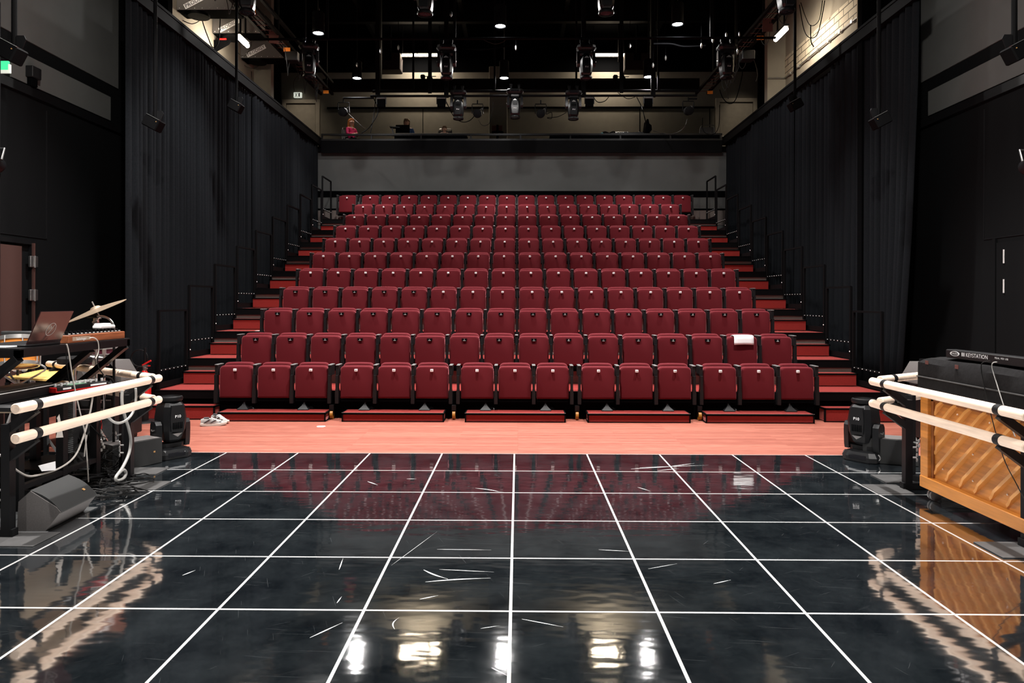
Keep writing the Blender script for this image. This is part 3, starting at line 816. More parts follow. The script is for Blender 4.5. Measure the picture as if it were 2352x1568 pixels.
# fluorescent fittings high on the gallery wall
for (a, b, py), w_ in (((922, 1008, 127), 'left'), ((1362, 1433, 126), 'right')):
    p, q = at(a, py, 22.3), at(b, py, 22.3); w = (q.x - p.x) / 2
    t = thing('fluorescent_light', f'glowing fluorescent tube light high at the back, {w_} of the middle', 'lamp', ((p.x + q.x) / 2, 22.3, p.z), group='fluorescent tubes at the back')
    MB().cyl((-w, 0, 0), (w, 0, 0), .04, n=12).obj('tube', MT['tube'], t)
    MB().box(-w - .05, w + .05, .05, .12, -.05, .09).box(-w - .05, -w, -.04, .1, -.05, .06).box(w, w + .05, -.04, .1, -.05, .06).obj('housing', MT['black'], t)
    MB().box(-w, -w + .02, .06, .09, .08, .95).box(w - .02, w, .06, .09, .08, .95).obj('hanger', MT['black'], t)
# dark drop bars in front of the tubes
for px, w_ in ((986, 'left'), (1421, 'right')):
    p = at(px, 100, 21.6)
    tag(MB().box(p.x - .03, p.x + .03, 21.58, 21.62, 8.9, 10.301).obj('drop_rod', MT['black']), f'dark drop rod crossing the {w_} fluorescent tube', 'rod')
# dull red boards either side
for a, b, w_ in ((866, 918, 'left'), (1434, 1496, 'right')):
    p, q = at(a, 160, 22.0), at(b, 120, 22.0)
    t = thing('speaker_cabinet', f'dark red box hung beside the {w_} fluorescent tube', 'box', ((p.x + q.x) / 2, 22.0, p.z), group='dark red boxes by the tubes')
    w, h = (q.x - p.x) / 2, q.z - p.z
    MB().box(-w, w, 0, .5, 0, h, .02).obj('cabinet', mat('dull_red_board', (.012, .004, .004), .8), t)
    MB().box(-.14, .08, -.02, 0, h * .55, h * .95).obj('bracket_plate', MT['black'], t)
    MB().box(-.03, .03, .2, .26, h, 10.25 - p.z).obj('hanger', MT['black'], t)

# long ladder trusses beside the galleries
for sg, x, side, spots in ((-1, -4.93, 'left', (13.2, 15.2, 18.3)), (1, 4.98, 'right', (12.1, 14.6, 18.4))):
    t = thing('lighting_truss', f'long dark ladder truss running from front to back on the {side}', 'truss', (x, 10.2, 7.1))
    L_ = 8.6
    MB().box(-.03, .03, 0, L_, 0, .06).box(-.33, -.27, 0, L_, 0, .06).obj('chords', MT['black'], t)
    ru = MB()
    for i in range(34): ru.box(-.27, -.03, .1 + i * .25, .11 + i * .25, .01, .02)
    ru.obj('rungs', MT['salmon'], t)
    MB().box(-.03, .03, 0, L_, .30, .36).obj('upper_chord', MT['black'], t)
    for i in range(5):
        y = .6 + i * 1.85
        MB().box(-.02, .02, y, y + .04, .05, 3.1).obj('hanger', MT['black'], t)
    for y in spots:
        MB().box(-.11, .03, y - 10.2, y - 10.2 + .01, -.10, -.02).obj('orange_sticker', MT['orangetag'], t)
    MB().box(-.2, .0, 4.35 if sg < 0 else 3.8, 4.36 if sg < 0 else 3.81, -.16, .10).obj('red_sticker', MT['salmon'], t)
    rnd = random.Random(5 + sg); cb = MB()
    for k in range(9):
        y = .5 + rnd.random() * 7; xx = -.25 + rnd.random() * .25; dz = .15 + rnd.random() * .5
        cb.tube([(xx, y, .03), (xx + .03, y + .12, -dz * .7), (xx, y + .25, -dz), (xx - .03, y + .4, -dz * .6), (xx, y + .5, .03)], .007, 5, 4)
    for k in range(4): cb.tube([(-.28 + k * .07, j * .6, .075 + .02 * sin(j * 1.7 + k)) for j in range(14)], .012, 5, 2)
    cb.obj('cable_loom', MT['bcable'], t)
    MB().box(-.15, .12, 5.2, 5.45, -.22, -.02, .01).obj('dimmer_box', MT['blackm'], t)

# winch boxes on the left wall
wb0 = thing('winch_box', 'x', 'hoist', (0, -100, 0), group='winch boxes on the left wall')
MB().box(0, 1.12, .012, .42, 0, .40, .006).obj('casing', MT['matte'], wb0)
MB().box(.0, 1.12, 0, .012, .01, .40).obj('front_panel', MT['speaker'], wb0)
sg_ = MB().box(-.24, .24, -.002, .001, -.05, .05)
so = sg_.obj('sign_plate', MT['paper'], wb0); so.location = (.36, -.003, .17); so.rotation_euler = (0, R(-27), 0)
MB().join(text_mb('PRODIGY', .105), M4.Translation((0, -.004, 0))).obj('lettering', MT['black'], so, 0)
rv = MB()
for i in range(8): rv.ball((.05 + i * .145, -.002, .04), .008, 4)
rv.obj('rivets', MT['white'], wb0)
MB().lathe([(.2, 0), (.2, .06)], 18, M4.Translation((.33, .2, -.05)) @ M4.Rotation(0, 4, 'X')).obj('drum', MT['black'], wb0)
wk = kids(wb0)
for px, py, w_ in ((405, 25, 'nearest the stage'), (487, 78, 'middle one'), (552, 135, 'farthest from the stage')):
    p = atx(px, py, -6.49); dup(wb0, p, f'grey winch box reading PRODIGY on the left upper wall, {w_}', ch=wk)
for o in wk: 
    for g in kids(o): bpy.data.objects.remove(g)
for o in wk + [wb0]: bpy.data.objects.remove(o)

# tube lamps on the upper side walls
_tl, _tr = atx(546, 86, -5.7), atx(1805, 65, 5.6)
for x, y, z, w_, L_ in ((_tl.x, _tl.y, _tl.z, 'between the winch boxes on the left wall', .5), (_tr.x, _tr.y, _tr.z, 'beside the brick wall on the right', .62)):
    t = thing('wall_tube_lamp', f'glowing tube lamp hung {w_}', 'lamp', (x, y, z))
    MB().cyl((0, 0, 0), (0, L_, 0), .045, n=12).obj('tube', MT['tube'], t)
    MB().box(-.05, .05, -.03, L_ + .03, .05, .1).obj('housing', MT['blackm'], t)
    MB().box(-.015, .015, .1, .13, .1, 10.25 - z).box(-.015, .015, L_ - .13, L_ - .1, .1, 10.25 - z).obj('hanger', MT['black'], t)
# small bracket lamp body under it
p = atx(512, 105, -6.3)
t = thing('wall_bracket', 'small black bracket on the left wall below the middle winch box', 'bracket', (-6.49, p.y, p.z))
MB().prism([(0, .1), (.35, .1), (.30, .02), (.05, -.12), (0, -.12)], 'y', -.03, .03).obj('plate', MT['matte'], t)
MB().cyl((.12, -.03, .12), (.26, -.03, .12), .02).obj('red_plug', MT['redpaint'], t)
# hanging cables over the left and right walls
cabs = [([(463, 0, 14), (463, 45, 14), (478, 90, 14.2), (488, 110, 14.2), (500, 100, 14.2), (504, 60, 14), (505, 0, 14)], 'black cable loop hanging between the first two winch boxes', 'bcable', .012),
        ([(408, 30, 13.6), (418, 47, 13.7), (440, 56, 13.8), (458, 48, 13.9), (463, 38, 14)], 'pale cable loop below the winch box nearest the stage', 'cable', .010),
        ([(490, 80, 15.2), (490, 88, 15.2), (497, 92, 15.3), (508, 92, 15.4)], 'pale cable loop below the middle winch box', 'cable', .008),
        ([(556, 140, 16.8), (562, 152, 16.8), (580, 158, 16.9), (593, 152, 17), (597, 146, 17)], 'pale cable loop below the winch box farthest from the stage', 'cable', .010),
        ([(540, 110, 16), (545, 122, 16), (560, 130, 16), (572, 115, 16), (577, 97, 16)], 'thin pale cable looped before the farthest winch box', 'cable', .008),
        ([(577, 165, 17.2), (577, 200, 17.3)], 'thin pale conduit dropping down the left pier', 'cable', .012),
        ([(1838, 5, 16), (1850, 40, 15.5), (1862, 58, 15.2), (1880, 45, 14.9), (1888, 0, 14.8)], 'black cable loop hanging before the brick wall, shorter one', 'bcable', .010),
        ([(1835, 10, 16), (1845, 65, 15.5), (1858, 85, 15.3), (1876, 78, 15.1), (1888, 30, 14.9), (1893, 0, 14.8)], 'black cable loop hanging before the brick wall, longer one', 'bcable', .012),
        ([(1861, 56, 15.2), (1861, 75, 15.2), (1862, 95, 15.3), (1868, 106, 15.4)], 'short black plug lead hanging before the brick wall', 'bcable', .014),
        ([(1720, 125, 17), (1732, 140, 17), (1739, 170, 17), (1735, 186, 17)], 'pale cable loop hanging from the right truss end', 'cable', .012),
        ([(1678, 175, 18), (1670, 190, 18), (1670, 215, 18), (1672, 226, 18)], 'pale cable dropping above the right gallery door, left one', 'cable', .014),
        ([(1700, 160, 18), (1704, 170, 18), (1690, 225, 18), (1675, 237, 18), (1660, 225, 18), (1652, 205, 18)], 'black cable looping across the right gallery door', 'bcable', .014),
        ([(688, 170, 18.2), (674, 188, 18.4), (675, 210, 18.5)], 'thin cable dropping to the exit sign above the left gallery door', 'cable', .008),
        ([(855, 222, 17.4), (868, 255, 17.5), (850, 290, 17), (830, 306, 18)], 'black cable draped from the lighting bar down to the rail by the woman', 'bcable', .014),
        ([(862, 222, 17.4), (858, 265, 17.5), (850, 306, 16.8)], 'black cable hanging straight down left of the flood light', 'bcable', .012),
        ([(1020, 225, 17.4), (1040, 265, 17.5), (1060, 280, 17.6), (1078, 277, 17.6), (1090, 265, 17.5)], 'black cable sagging below the left dark moving head', 'bcable', .012),
        ([(1098, 275, 17.4), (1108, 288, 17.5), (1125, 280, 17.5), (1132, 235, 17.5)], 'thin cable loop beside the gallery pillar', 'bcable', .008),
        ([(1362, 222, 17.4), (1372, 234, 17.4), (1388, 232, 17.4), (1397, 222, 17.4)], 'black cable swag under the lighting bar right of the middle', 'bcable', .012),
        ([(1462, 223, 17.4), (1473, 245, 17.5), (1480, 270, 17), (1484, 285, 19)], 'black cable dropping from the bar to the right monitor', 'bcable', .014),
        ([(1418, 212, 17.4), (1440, 226, 17.4), (1458, 222, 17.4)], 'short black cable sagging between the two lighting bars', 'bcable', .010),
        ([(1255, 262, 17.4), (1266, 258, 17.4), (1266, 272, 17.4), (1256, 270, 17.4), (1280, 268, 17.4), (1300, 258, 17.4)], 'coiled cable beside the fresnel right of the middle', 'bcable', .010),
        ([(1578, 272, 17.4), (1568, 295, 17.5), (1540, 307, 19), (1500, 300, 20)], 'pale cable swinging from the right fresnel to the desk', 'cable', .010),
        ([(1652, 240, 18), (1650, 290, 18.5), (1636, 308, 19.4), (1615, 300, 19.6), (1613, 270, 19.4)], 'dark cable loop hanging beside the right gallery door', 'bcable', .010),
        ([(800, 262, 17.4), (830, 290, 17), (838, 295, 17.2)], 'thin grey cable running down behind the woman in red', 'cable', .006),
        ([(1068, 112, 15.5), (1110, 114, 15.5), (1150, 108, 15.5), (1180, 102, 15.5)], 'grey cables sagging between bars in the middle of the rig', 'bcable', .02),
        ([(1110, 92, 15.5), (1135, 101, 15.5), (1155, 96, 15.5), (1163, 88, 15.5)], 'thin grey cable swag near the middle pendant lamp', 'cable', .007),
        ([(1500, 100, 15), (1540, 100, 15), (1570, 106, 15), (1620, 104, 15)], 'grey cable lying along the bar right of the right pendant lamp', 'bcable', .02)]
for pts, lab, mt_, r in cabs:
    P_ = [at(*q) for q in pts]
    tag(MB().tube(P_, r * .8, 6, 5).obj('hanging_cable', MT['dimcable' if mt_ == 'cable' else 'matte']), lab, 'cable')
# steel suspension rods
for k_, (px, y0_, y1_, d) in enumerate(sorted(((731, 0, 24, 15.25), (1548, 0, 17, 15.2), (1184, 55, 110, 15), (1446, 37, 105, 15.2), (914, 40, 110, 15), (873, 42, 118, 14.8), (819, 62, 150, 16), (1667, 5, 80, 14.4), (1697, 25, 78, 14.2), (1610, 58, 105, 14.4), (1499, 75, 150, 15.5), (1528, 118, 133, 15.5), (1693, 105, 118, 14.2), (1636, 60, 92, 14.4), (1035, 0, 33, 13)))):
    p, q = at(px, y0_, d), at(px, y1_, d)
    t = thing('suspension_rod', f'thin dark suspension rod with a bright end fitting, {ORD[k_]} from the left in the rig', 'rod', (p.x, d, q.z), group='steel suspension rods')
    MB().cyl((0, 0, 0), (0, 0, 10.301 - q.z), .006, n=6).obj('rod', MT['matte'], t)
    MB().lathe([(.006, -.05), (.022, -.02), (.022, .03), (.006, .06)], 8).obj('end_fitting', MT['steel'], t)

# speakers on drop poles
for px, py, d, side, w_ in ((352, 285, 9.75, 'left', 'in front of the nearest left curtain'), (541, 246, 12.45, 'left', 'in front of the second left curtain'), (22, 122, 6.9, 'left', 'at the upper left edge beside the grey wall'),
                            (2021, 276, 9.8, 'right', 'in front of the nearest right curtain'), (1826, 240, 12.9, 'right', 'in front of the second right curtain'), (2338, 116, 6.9, 'right', 'at the upper right edge beside the grey wall')):
    p = at(px, py, d); s_ = 1 if side == 'left' else -1
    t = thing('surround_speaker', f'small black speaker on a drop pole, {w_}', 'speaker', p, group='speakers on drop poles')
    rm = M4.Rotation(R(28) * s_, 4, 'Y')
    b = MB().box(-.11, .11, -.09, .09, -.08, .08, .012).xf(rm); b.obj('cabinet', MT['black'], t)
    b = MB().box(-.10, .10, -.094, -.05, .076, .082).xf(rm); b.obj('top_edge', MT['steel'], t)
    b = MB().cyl((.07 * s_, -.095, .04), (.07 * s_, -.09, .04), .006).xf(rm); b.obj('badge', MT['gold'], t)
    MB().prism([(-.10, .06), (.05, .06), (.09, .16), (.07, .20), (-.06, .20)] if s_ > 0 else [(.10, .06), (-.05, .06), (-.09, .16), (-.07, .20), (.06, .20)], 'y', .095, .105).obj('bracket', MT['blackm'], t)
    MB().cyl((-.03 * s_, .1, .0), (-.03 * s_, .1, 10.301 - p.z), .026, n=10).obj('pole', MT['black'], t)
# small box on the left wall and exit signs
p = atx(71, 172, WL + .04)
t = thing('wall_sensor', 'small black box on the left grey wall strip beside the speaker', 'box', p)
MB().box(-.02, .08, -.09, .09, -.06, .09, .006).obj('casing', MT['plastic'], t)
MB().box(-.02, .05, -.06, .06, -.17, -.06, .006).obj('lower_casing', MT['matte'], t)
p = at(2, 154, 8.6)
t = thing('exit_sign', 'glowing green exit sign at the upper left edge of the hall', 'sign', p)
MB().box(-.22, .095, -.012, .012, -.05, .06).obj('green_panel', MT['green'], t)
MB().box(-.22, .10, -.016, .016, -.085, -.05).box(.095, .112, -.016, .016, -.085, .02).obj('frame', MT['exitw'], t)
MB().cyl((-.1, 0, .06), (-.1, 0, 10.25 - p.z), .008, n=6).obj('rod', MT['blackm'], t)
p = at(683, 219, 22.9)
t = thing('exit_sign', 'pale exit sign above the left gallery door', 'sign', p)
MB().box(-.13, .13, -.02, .05, -.085, .085, .01).obj('panel', MT['exitw'], t)
MB().loft([[(x * .9 - .045, -.024, z) for x, z in ((-.05, .06), (-.03, .06), (.05, -.07), (.03, -.07))], [(x * .9 - .045, -.02, z) for x, z in ((-.05, .06), (-.03, .06), (.05, -.07), (.03, -.07))]]).loft([[(x * .9 - .045, -.024, z) for x, z in ((.05, .06), (.03, .06), (-.05, -.07), (-.03, -.07))], [(x * .9 - .045, -.02, z) for x, z in ((.05, .06), (.03, .06), (-.05, -.07), (-.03, -.07))]]).box(.03, .075, -.024, -.02, -.06, .06).obj('pictogram', MT['shoek'], t)
# clamp pair on top of the beam
for px, w_ in ((975, 'left'), (1418, 'right')):
    p = at(px, 180, 19.15)
    t = thing('beam_clamp', f'black clamp on top of the broad beam, {w_} one', 'clamp', p, group='clamps on the broad beam')
    MB().box(-.12, -.0, -.03, .1, 0, .1, .02).prism([(.05, 0), (.21, 0), (.17, .06), (.15, .14), (.10, .08)], 'y', -.03, .05).cyl((-.02, 0, .05), (.30, 0, .05), .01).obj('jaw', MT['matte'], t)
# ================================================================ gallery desk, chairs and people
GZ = 5.95
def desk(px0, px1, y, label):
    p, q = at(px0, 306, y), at(px1, 306, y); w = (q.x - p.x) / 2; h = p.z - GZ
    t = thing('control_desk', label, 'desk', ((p.x + q.x) / 2, y, GZ), group='control desks on the gallery')
    MB().box(-w, w, 0, .75, h - .04, h, .004).obj('desk_top', MT['beige'], t)
    MB().box(-w, w, .02, .05, h - .30, h - .04).obj('front_panel', MT['matte'], t)
    for sx in (-1, 1):
        for yy in (.06, .68): MB().box(sx * (w - .05) - .02, sx * (w - .05) + .02, yy, yy + .04, 0, h - .04).obj('leg', MT['blackm'], t)
    return t, h
d1, DH = desk(905, 1071, 20.15, 'long pale topped control desk on the gallery, left of the pillar')
d2, DH = desk(1262, 1655, 20.15, 'long pale topped control desk on the gallery, right of the pillar')

ch0 = thing('gallery_chair', 'x', 'chair', (0, -100, 0), group='chairs on the gallery')
MB().box(-.21, .21, -.2, .2, .40, .44, .015).obj('seat', MT['speaker'], ch0)
bk = MB(); n = 9
bk.loft([[( -.19 + .38 * i / (n - 1), .22 + o_ - .04 * (1 - ((i - 4) / 4) ** 2) * -1, z) for i in range(n)] + [(-.19 + .38 * i / (n - 1), .20 + o_ + .04 * (1 - ((i - 4) / 4) ** 2), z) for i in range(n - 1, -1, -1)] for z, o_ in ((.52, 0), (.66, .02), (.80, .05))])
bk.obj('backrest', MT['speaker'], ch0)
MB().tube([(-.2, .2, .42), (-.21, .23, .6), (-.19, .27, .82), (-.12, .285, .86), (.12, .285, .86), (.19, .27, .82), (.21, .23, .6), (.2, .2, .42)], .014, 6, 3).obj('back_frame', MT['steel'], ch0)
for sx in (-1, 1):
    for yy in (-.17, .17): MB().cyl((sx * .18, yy, .40), (sx * .2, yy * 1.15, 0), .012, n=8).obj('leg', MT['steel'], ch0)
chk = kids(ch0)
def chair(px, y, label, rz=0.0):
    p = at(px, 300, y); return dup(ch0, (p.x, y, GZ), label, rz=rz, ch=chk)
chair(1435, 21.45, 'pale chair behind the mixing console on the gallery', R(5))
chair(1622, 20.75 + .45, 'dark chair with steel frame by the right gallery door', R(170))

# ------------------------------------------------------------- people
def skin_mesh(name, verts, edges, radii, material, parent=None, levels=2, root=0):
    me = bpy.data.meshes.new(name); me.from_pydata([tuple(v) for v in verts], edges, [])
    o = bpy.data.objects.new(name, me); COL.objects.link(o)
    md = o.modifiers.new('skin', 'SKIN'); md.use_smooth_shade = True; md.branch_smoothing = .6
    sv = me.skin_vertices[0].data
    for i, r in enumerate(radii):
        sv[i].radius = r if isinstance(r, tuple) else (r, r)
        sv[i].use_root = i == root
    ss = o.modifiers.new('sub', 'SUBSURF'); ss.levels = levels; ss.render_levels = levels
    dg = bpy.context.evaluated_depsgraph_get(); dg.update()
    nm = bpy.data.meshes.new_from_object(o.evaluated_get(dg))
    o.modifiers.clear(); o.data = nm; bpy.data.meshes.remove(me)
    nm.materials.clear(); nm.materials.append(material)
    nm.polygons.foreach_set('use_smooth', [True] * len(nm.polygons))
    if parent is not None: o.parent = parent
    return o

def person(loc, label, rz, head_tilt, top_mat, hair_mat, long_hair, arms, lean_=0.0, scale=1.0):
    """seated figure facing -y, hips at z .50; arms: list of (elbow, wrist, hand) for left and right"""
    t = thing('person', label, 'person', loc, rz); t.scale = (scale,) * 3
    L = lean_
    Vv = [(0, 0, .50), (0, -.01 - L * .3, .66), (0, -.01 - L * .6, .82), (0, 0 - L, .97), (0, -.01 - L, 1.045)]
    Rr = [(.15, .12), (.135, .105), (.15, .105), (.12, .085), (.052, .055)]
    E = [(0, 1), (1, 2), (2, 3), (3, 4)]
    def add(p, r, frm): Vv.append(p); Rr.append(r); E.append((frm, len(Vv) - 1)); return len(Vv) - 1
    hx, hy, hz = 0 + head_tilt[0], -L + head_tilt[1], head_tilt[2]
    nk = add((hx * .4, -.01 - L + head_tilt[1] * .4, 1.075 + hz * .5), .056, 4)
    h1 = add((hx * .8, -.02 + hy * 1.0, 1.125 + hz), (.086, .095), nk)
    h2 = add((hx, -.02 + hy, 1.195 + hz), (.102, .122), h1)
    h3 = add((hx, -.01 + hy, 1.262 + hz), (.085, .105), h2)
    ns = add((hx, -.142 + hy, 1.175 + hz), .015, h2)
    for s_ in (-1, 1): add((hx + s_ * .108, -.01 + hy, 1.18 + hz), .014, h2)
    hands = []
    for s_, (el, wr, hn) in zip((-1, 1), arms):
        sh = add((s_ * .165, -L, .955), .058, 3)
        e = add(el, .043, sh); w = add(wr, .028, e)
        pm = add(hn, (.034, .022), w)
        d = (V(hn) - V(wr)).normalized(); sd = d.cross(V((0, 0, 1)))
        sd = sd.normalized() if sd.length > .05 else V((1, 0, 0))
        for f in range(4):
            o_ = sd * (-.024 + .016 * f)
            k1 = add(tuple(V(hn) + d * .045 + o_), .0085, pm); add(tuple(V(hn) + d * (.075 + .01 * (1.5 - abs(f - 1.5))) + o_ * 1.1 + V((0, 0, -.012))), .007, k1)
        add(tuple(V(hn) + d * .015 + sd * .05 * s_), .009, pm)
    for s_ in (-1, 1):
        hp = add((s_ * .095, -.03, .50), .085, 0); kn = add((s_ * .12, -.43, .50), .062, hp)
        an = add((s_ * .12, -.42, .10), .04, kn); add((s_ * .12, -.54, .035), .035, an)
    body = skin_mesh('body', Vv, E, Rr, MT['skin'], t)
    # clothes follow the body
    cv, cr_, ce = [], [], []
    def cadd(p, r, frm=None):
        cv.append(p); cr_.append(r)
        if frm is not None: ce.append((frm, len(cv) - 1))
        return len(cv) - 1
    a0 = cadd((0, 0, .50), (.165, .135)); a1 = cadd(Vv[1], (.152, .122), a0); a2 = cadd(Vv[2], (.166, .122), a1); a3 = cadd(Vv[3], (.150, .115), a2); cadd((0, -.0 - L, 1.035), (.088, .085), a3)
    for s_, (el, wr, hn) in zip((-1, 1), arms):
        sh = cadd((s_ * .165, -L, .955), .068, a3); e = cadd(el, .055, sh); cadd(tuple(V(el) + (V(wr) - V(el)) * .9), .042, e)
    skin_mesh('top', cv, ce, cr_, top_mat, t)
    tv, te, tr_ = [], [], []
    tv.append((0, 0, .50)); tr_.append((.16, .13))
    for s_ in (-1, 1):
        b_ = len(tv); tv += [(s_ * .095, -.03, .50), (s_ * .12, -.43, .50), (s_ * .12, -.42, .12)]; tr_ += [.098, .075, .058]; te += [(0, b_), (b_, b_ + 1), (b_ + 1, b_ + 2)]
    skin_mesh('trousers', tv, te, tr_, MT['matte'], t)
    for s_ in (-1, 1): MB().ball((s_ * .12, -.49, .04), .05, 8, (.9, 2.0, .8)).obj('shoe', MT['shoek'], t)
    # hair
    hm = MB(); c = V((hx, hy, 1.195 + hz))
    n = 14; rings = []
    for k in range(8):
        a = pi * .5 * (1 - k / 7 * 1.0)
        z = .02 + .128 * sin(a); rr = cos(a) + .02
        rings.append([(c.x + .116 * rr * cos(2 * pi * i / n), c.y + .012 + .132 * rr * sin(2 * pi * i / n) - (0 if sin(2 * pi * i / n) > -.2 else -.02 * rr), c.z + z + (.045 if sin(2 * pi * i / n) < -.45 and k > 4 else 0)) for i in range(n)])
    if long_hair:
        for k, (z, gx, gy) in enumerate(((-.06, .128, .135), (-.14, .138, .13), (-.22, .142, .11), (-.29, .12, .08))):
            rings.append([(c.x + gx * cos(2 * pi * i / n) * (1 if sin(2 * pi * i / n) > -.45 else .98), c.y + .02 + gy * max(sin(2 * pi * i / n), -.25), c.z + z) for i in range(n)])
    else:
        rings.append([(c.x + .110 * cos(2 * pi * i / n), c.y + .02 + .118 * max(sin(2 * pi * i / n), -.12), c.z - .06) for i in range(n)])
    hm.loft(rings); hm.obj('hair', hair_mat, t, 60)
    for s_ in (-1, 1): MB().ball((hx + s_ * .038, hy - .132, 1.205 + hz), .0115, 6).obj('eye', MT['eye'], t)
    MB().ball((hx, hy - .118, 1.128 + hz), .022, 6, (1.2, .6, .35)).obj('mouth', MT['lips'], t)
    for s_ in (-1, 1): MB().ball((hx + s_ * .038, hy - .130, 1.226 + hz), .018, 6, (1.1, .4, .25)).obj('eyebrow', hair_mat, t)
    return t

crossed = [((-.22, -.06, .72), (.02, -.22, .75), (.09, -.20, .78)), ((.22, -.06, .72), (-.02, -.24, .73), (-.10, -.21, .72))]
typing = [((-.23, -.05, .70), (-.14, -.30, .66), (-.12, -.37, .66)), ((.23, -.05, .70), (.14, -.30, .66), (.12, -.37, .66))]
hz_w = at(806, 272, 20.9).z - GZ
p = at(806, 300, 20.9); SW = hz_w / 1.345
chair(806, 20.95, 'chair under the woman in the magenta top', R(30))
person((p.x, 20.9, GZ), 'seated person with long auburn hair and magenta top, arms crossed, looking right', R(50), (.0, 0, 0), MT['magenta'], MT['hair1'], True, crossed, 0, SW)
p = at(930, 300, 21.2); S2 = (at(930, 273, 21.2).z - GZ) / 1.345
chair(930, 21.25, 'chair under the person in the blue top')
person((p.x + .08, 21.2, GZ), 'seated person with fair hair and blue top behind the black monitors', R(-6), (-.03, -.02, -.0), MT['blue'], MT['hair3'], False, typing, .04, S2)
p = at(1020, 300, 21.0); S3 = (at(1020, 290, 21.0).z - GZ) / 1.30
chair(1020, 21.05, 'chair under the person bending over the left control desk')
person((p.x, 21.0, GZ), 'person with short brown hair bending low behind the left control desk', R(8), (0, -.05, -.045), MT['shoek'], MT['hair2'], False, typing, .06, S3)
for o in chk + [ch0]: bpy.data.objects.remove(o)

# desk equipment
DZ = GZ + DH
p = at(922, 305, 20.45)
t = thing('computer_monitor', 'black monitor on the left desk hiding the person in blue', 'monitor', (p.x + .06, 20.5, DZ))
MB().box(-.24, .16, -.02, .03, .05, .33, .006).obj('screen_shell', MT['matte'], t)
MB().box(-.08, .08, -.06, .10, 0, .012).bar((0, .03, .01), (0, .03, .2), .05).obj('stand', MT['blackm'], t)
p = at(905, 305, 20.35)
t = thing('laptop_stand', 'small black console on a stand left of the monitor', 'console', (p.x, 20.4, DZ))
MB().prism([(-.13, .23), (.16, .205), (.16, .225), (-.13, .25)], 'y', -.1, .1).obj('panel', MT['plastic'], t)
MB().bar((-.02, 0, 0), (-.08, 0, .23), .04).box(-.1, .08, -.07, .07, 0, .015).obj('stand', MT['blackm'], t)
p = at(935, 305, 20.3)
tag(MB().box(-.10, .12, -.04, .06, 0, .018, .004).obj('desk_keypad', MT['white'], None, 35, (p.x, 20.25, DZ)), 'small pale keypad on the left desk beside the monitor', 'keyboard')
p = at(1432, 305, 20.5)
t = thing('mixing_console', 'long black mixing console on the right control desk', 'console', (p.x, 20.5, DZ))
MB().prism([(-.45, 0), (.55, 0), (.55, .06), (.5, .085), (-.45, .05)], 'y', -.15, .25).obj('body', MT['blackm'], t)
kn = MB()
for i in range(16): kn.cyl((-.4 + i * .055, -.1 + .05 * (i % 3), .05), (-.4 + i * .055, -.1 + .05 * (i % 3), .085 + .02 * (i % 2)), .01, n=6)
kn.obj('faders', MT['steel'], t)
p = at(1398, 304, 20.4); rnd = random.Random(3); cb = MB()
for k in range(7):
    a = rnd.random() * 3
    cb.tube([(.14 * sin(a + j) * (1 + .3 * k / 7), .1 * cos(a * 1.3 + j), .02 + .05 * (1 + sin(j * 1.7 + k))) for j in range(6)], .010, 5, 3)
o = cb.obj('cable_tangle', MT['bcable'], None, 60, (p.x, 20.45, DZ)); tag(o, 'tangle of black cables on the right control desk', 'cables', kind='stuff')
p = at(1382, 302, 20.3)
tag(MB().ball((0, 0, .03), .035, 6, (1.2, 1, .8)).obj('blue_tape_roll', mat('blue_tape', (.1, .35, .42), .6), None, 60, (p.x, 20.3, DZ)), 'small pale blue roll left of the cables on the right desk', 'tape')
p = at(1486, 305, 20.4)
t = thing('tilted_monitor', 'black monitor seen from the side, tilted back on the right desk', 'monitor', (p.x, 20.45, DZ))
MB().prism([(-.08, .03), (-.02, .03), (.02, .30), (-.0, .41), (-.04, .42), (-.09, .06)], 'y', -.25, .25).prism([(.0, .36), (.11, .27), (.12, .14), (.03, .05)], 'y', -.12, .12).obj('screen_shell', MT['matte'], t)
MB().box(-.06, .16, -.12, .12, 0, .015).bar((.08, 0, .01), (.04, 0, .15), .05).obj('stand', MT['blackm'], t)
# fan on the pillar and the reddish box behind it
p = at(1142, 306, 21.6)
t = thing('tripod_stand', 'black tripod stand with reddish panel before the gallery pillar', 'stand', (p.x, 21.6, GZ))
hh = at(1142, 300, 21.6).z - GZ
MB().box(-.17, .14, .03, .05, hh - .10, hh + .16).obj('panel', MT['salmon'], t)
b = MB().cyl((0, 0, 0), (0, 0, hh + .17), .035)
for a in (210, 330, 90): b.bar((0, 0, hh - .02), (.2 * cos(R(a)), -.02, hh + .2 * sin(R(a)) * .55), .05)
b.obj('tripod', MT['matte'], t)
# stool top at the left end of the gallery
p = at(742, 322, 20.0)
t = thing('gallery_stool', 'stool with pale wooden seat at the left end of the gallery', 'stool', (p.x, 20.05, GZ))
MB().box(-.19, .19, -.12, .12, .07, .115, .02).obj('seat', MT['yellowbar'], t)
for sx in (-1, 1):
    for sy in (-1, 1): MB().cyl((sx * .14, sy * .08, .08), (sx * .15, sy * .09, 0), .012).obj('leg', MT['steel'], t)
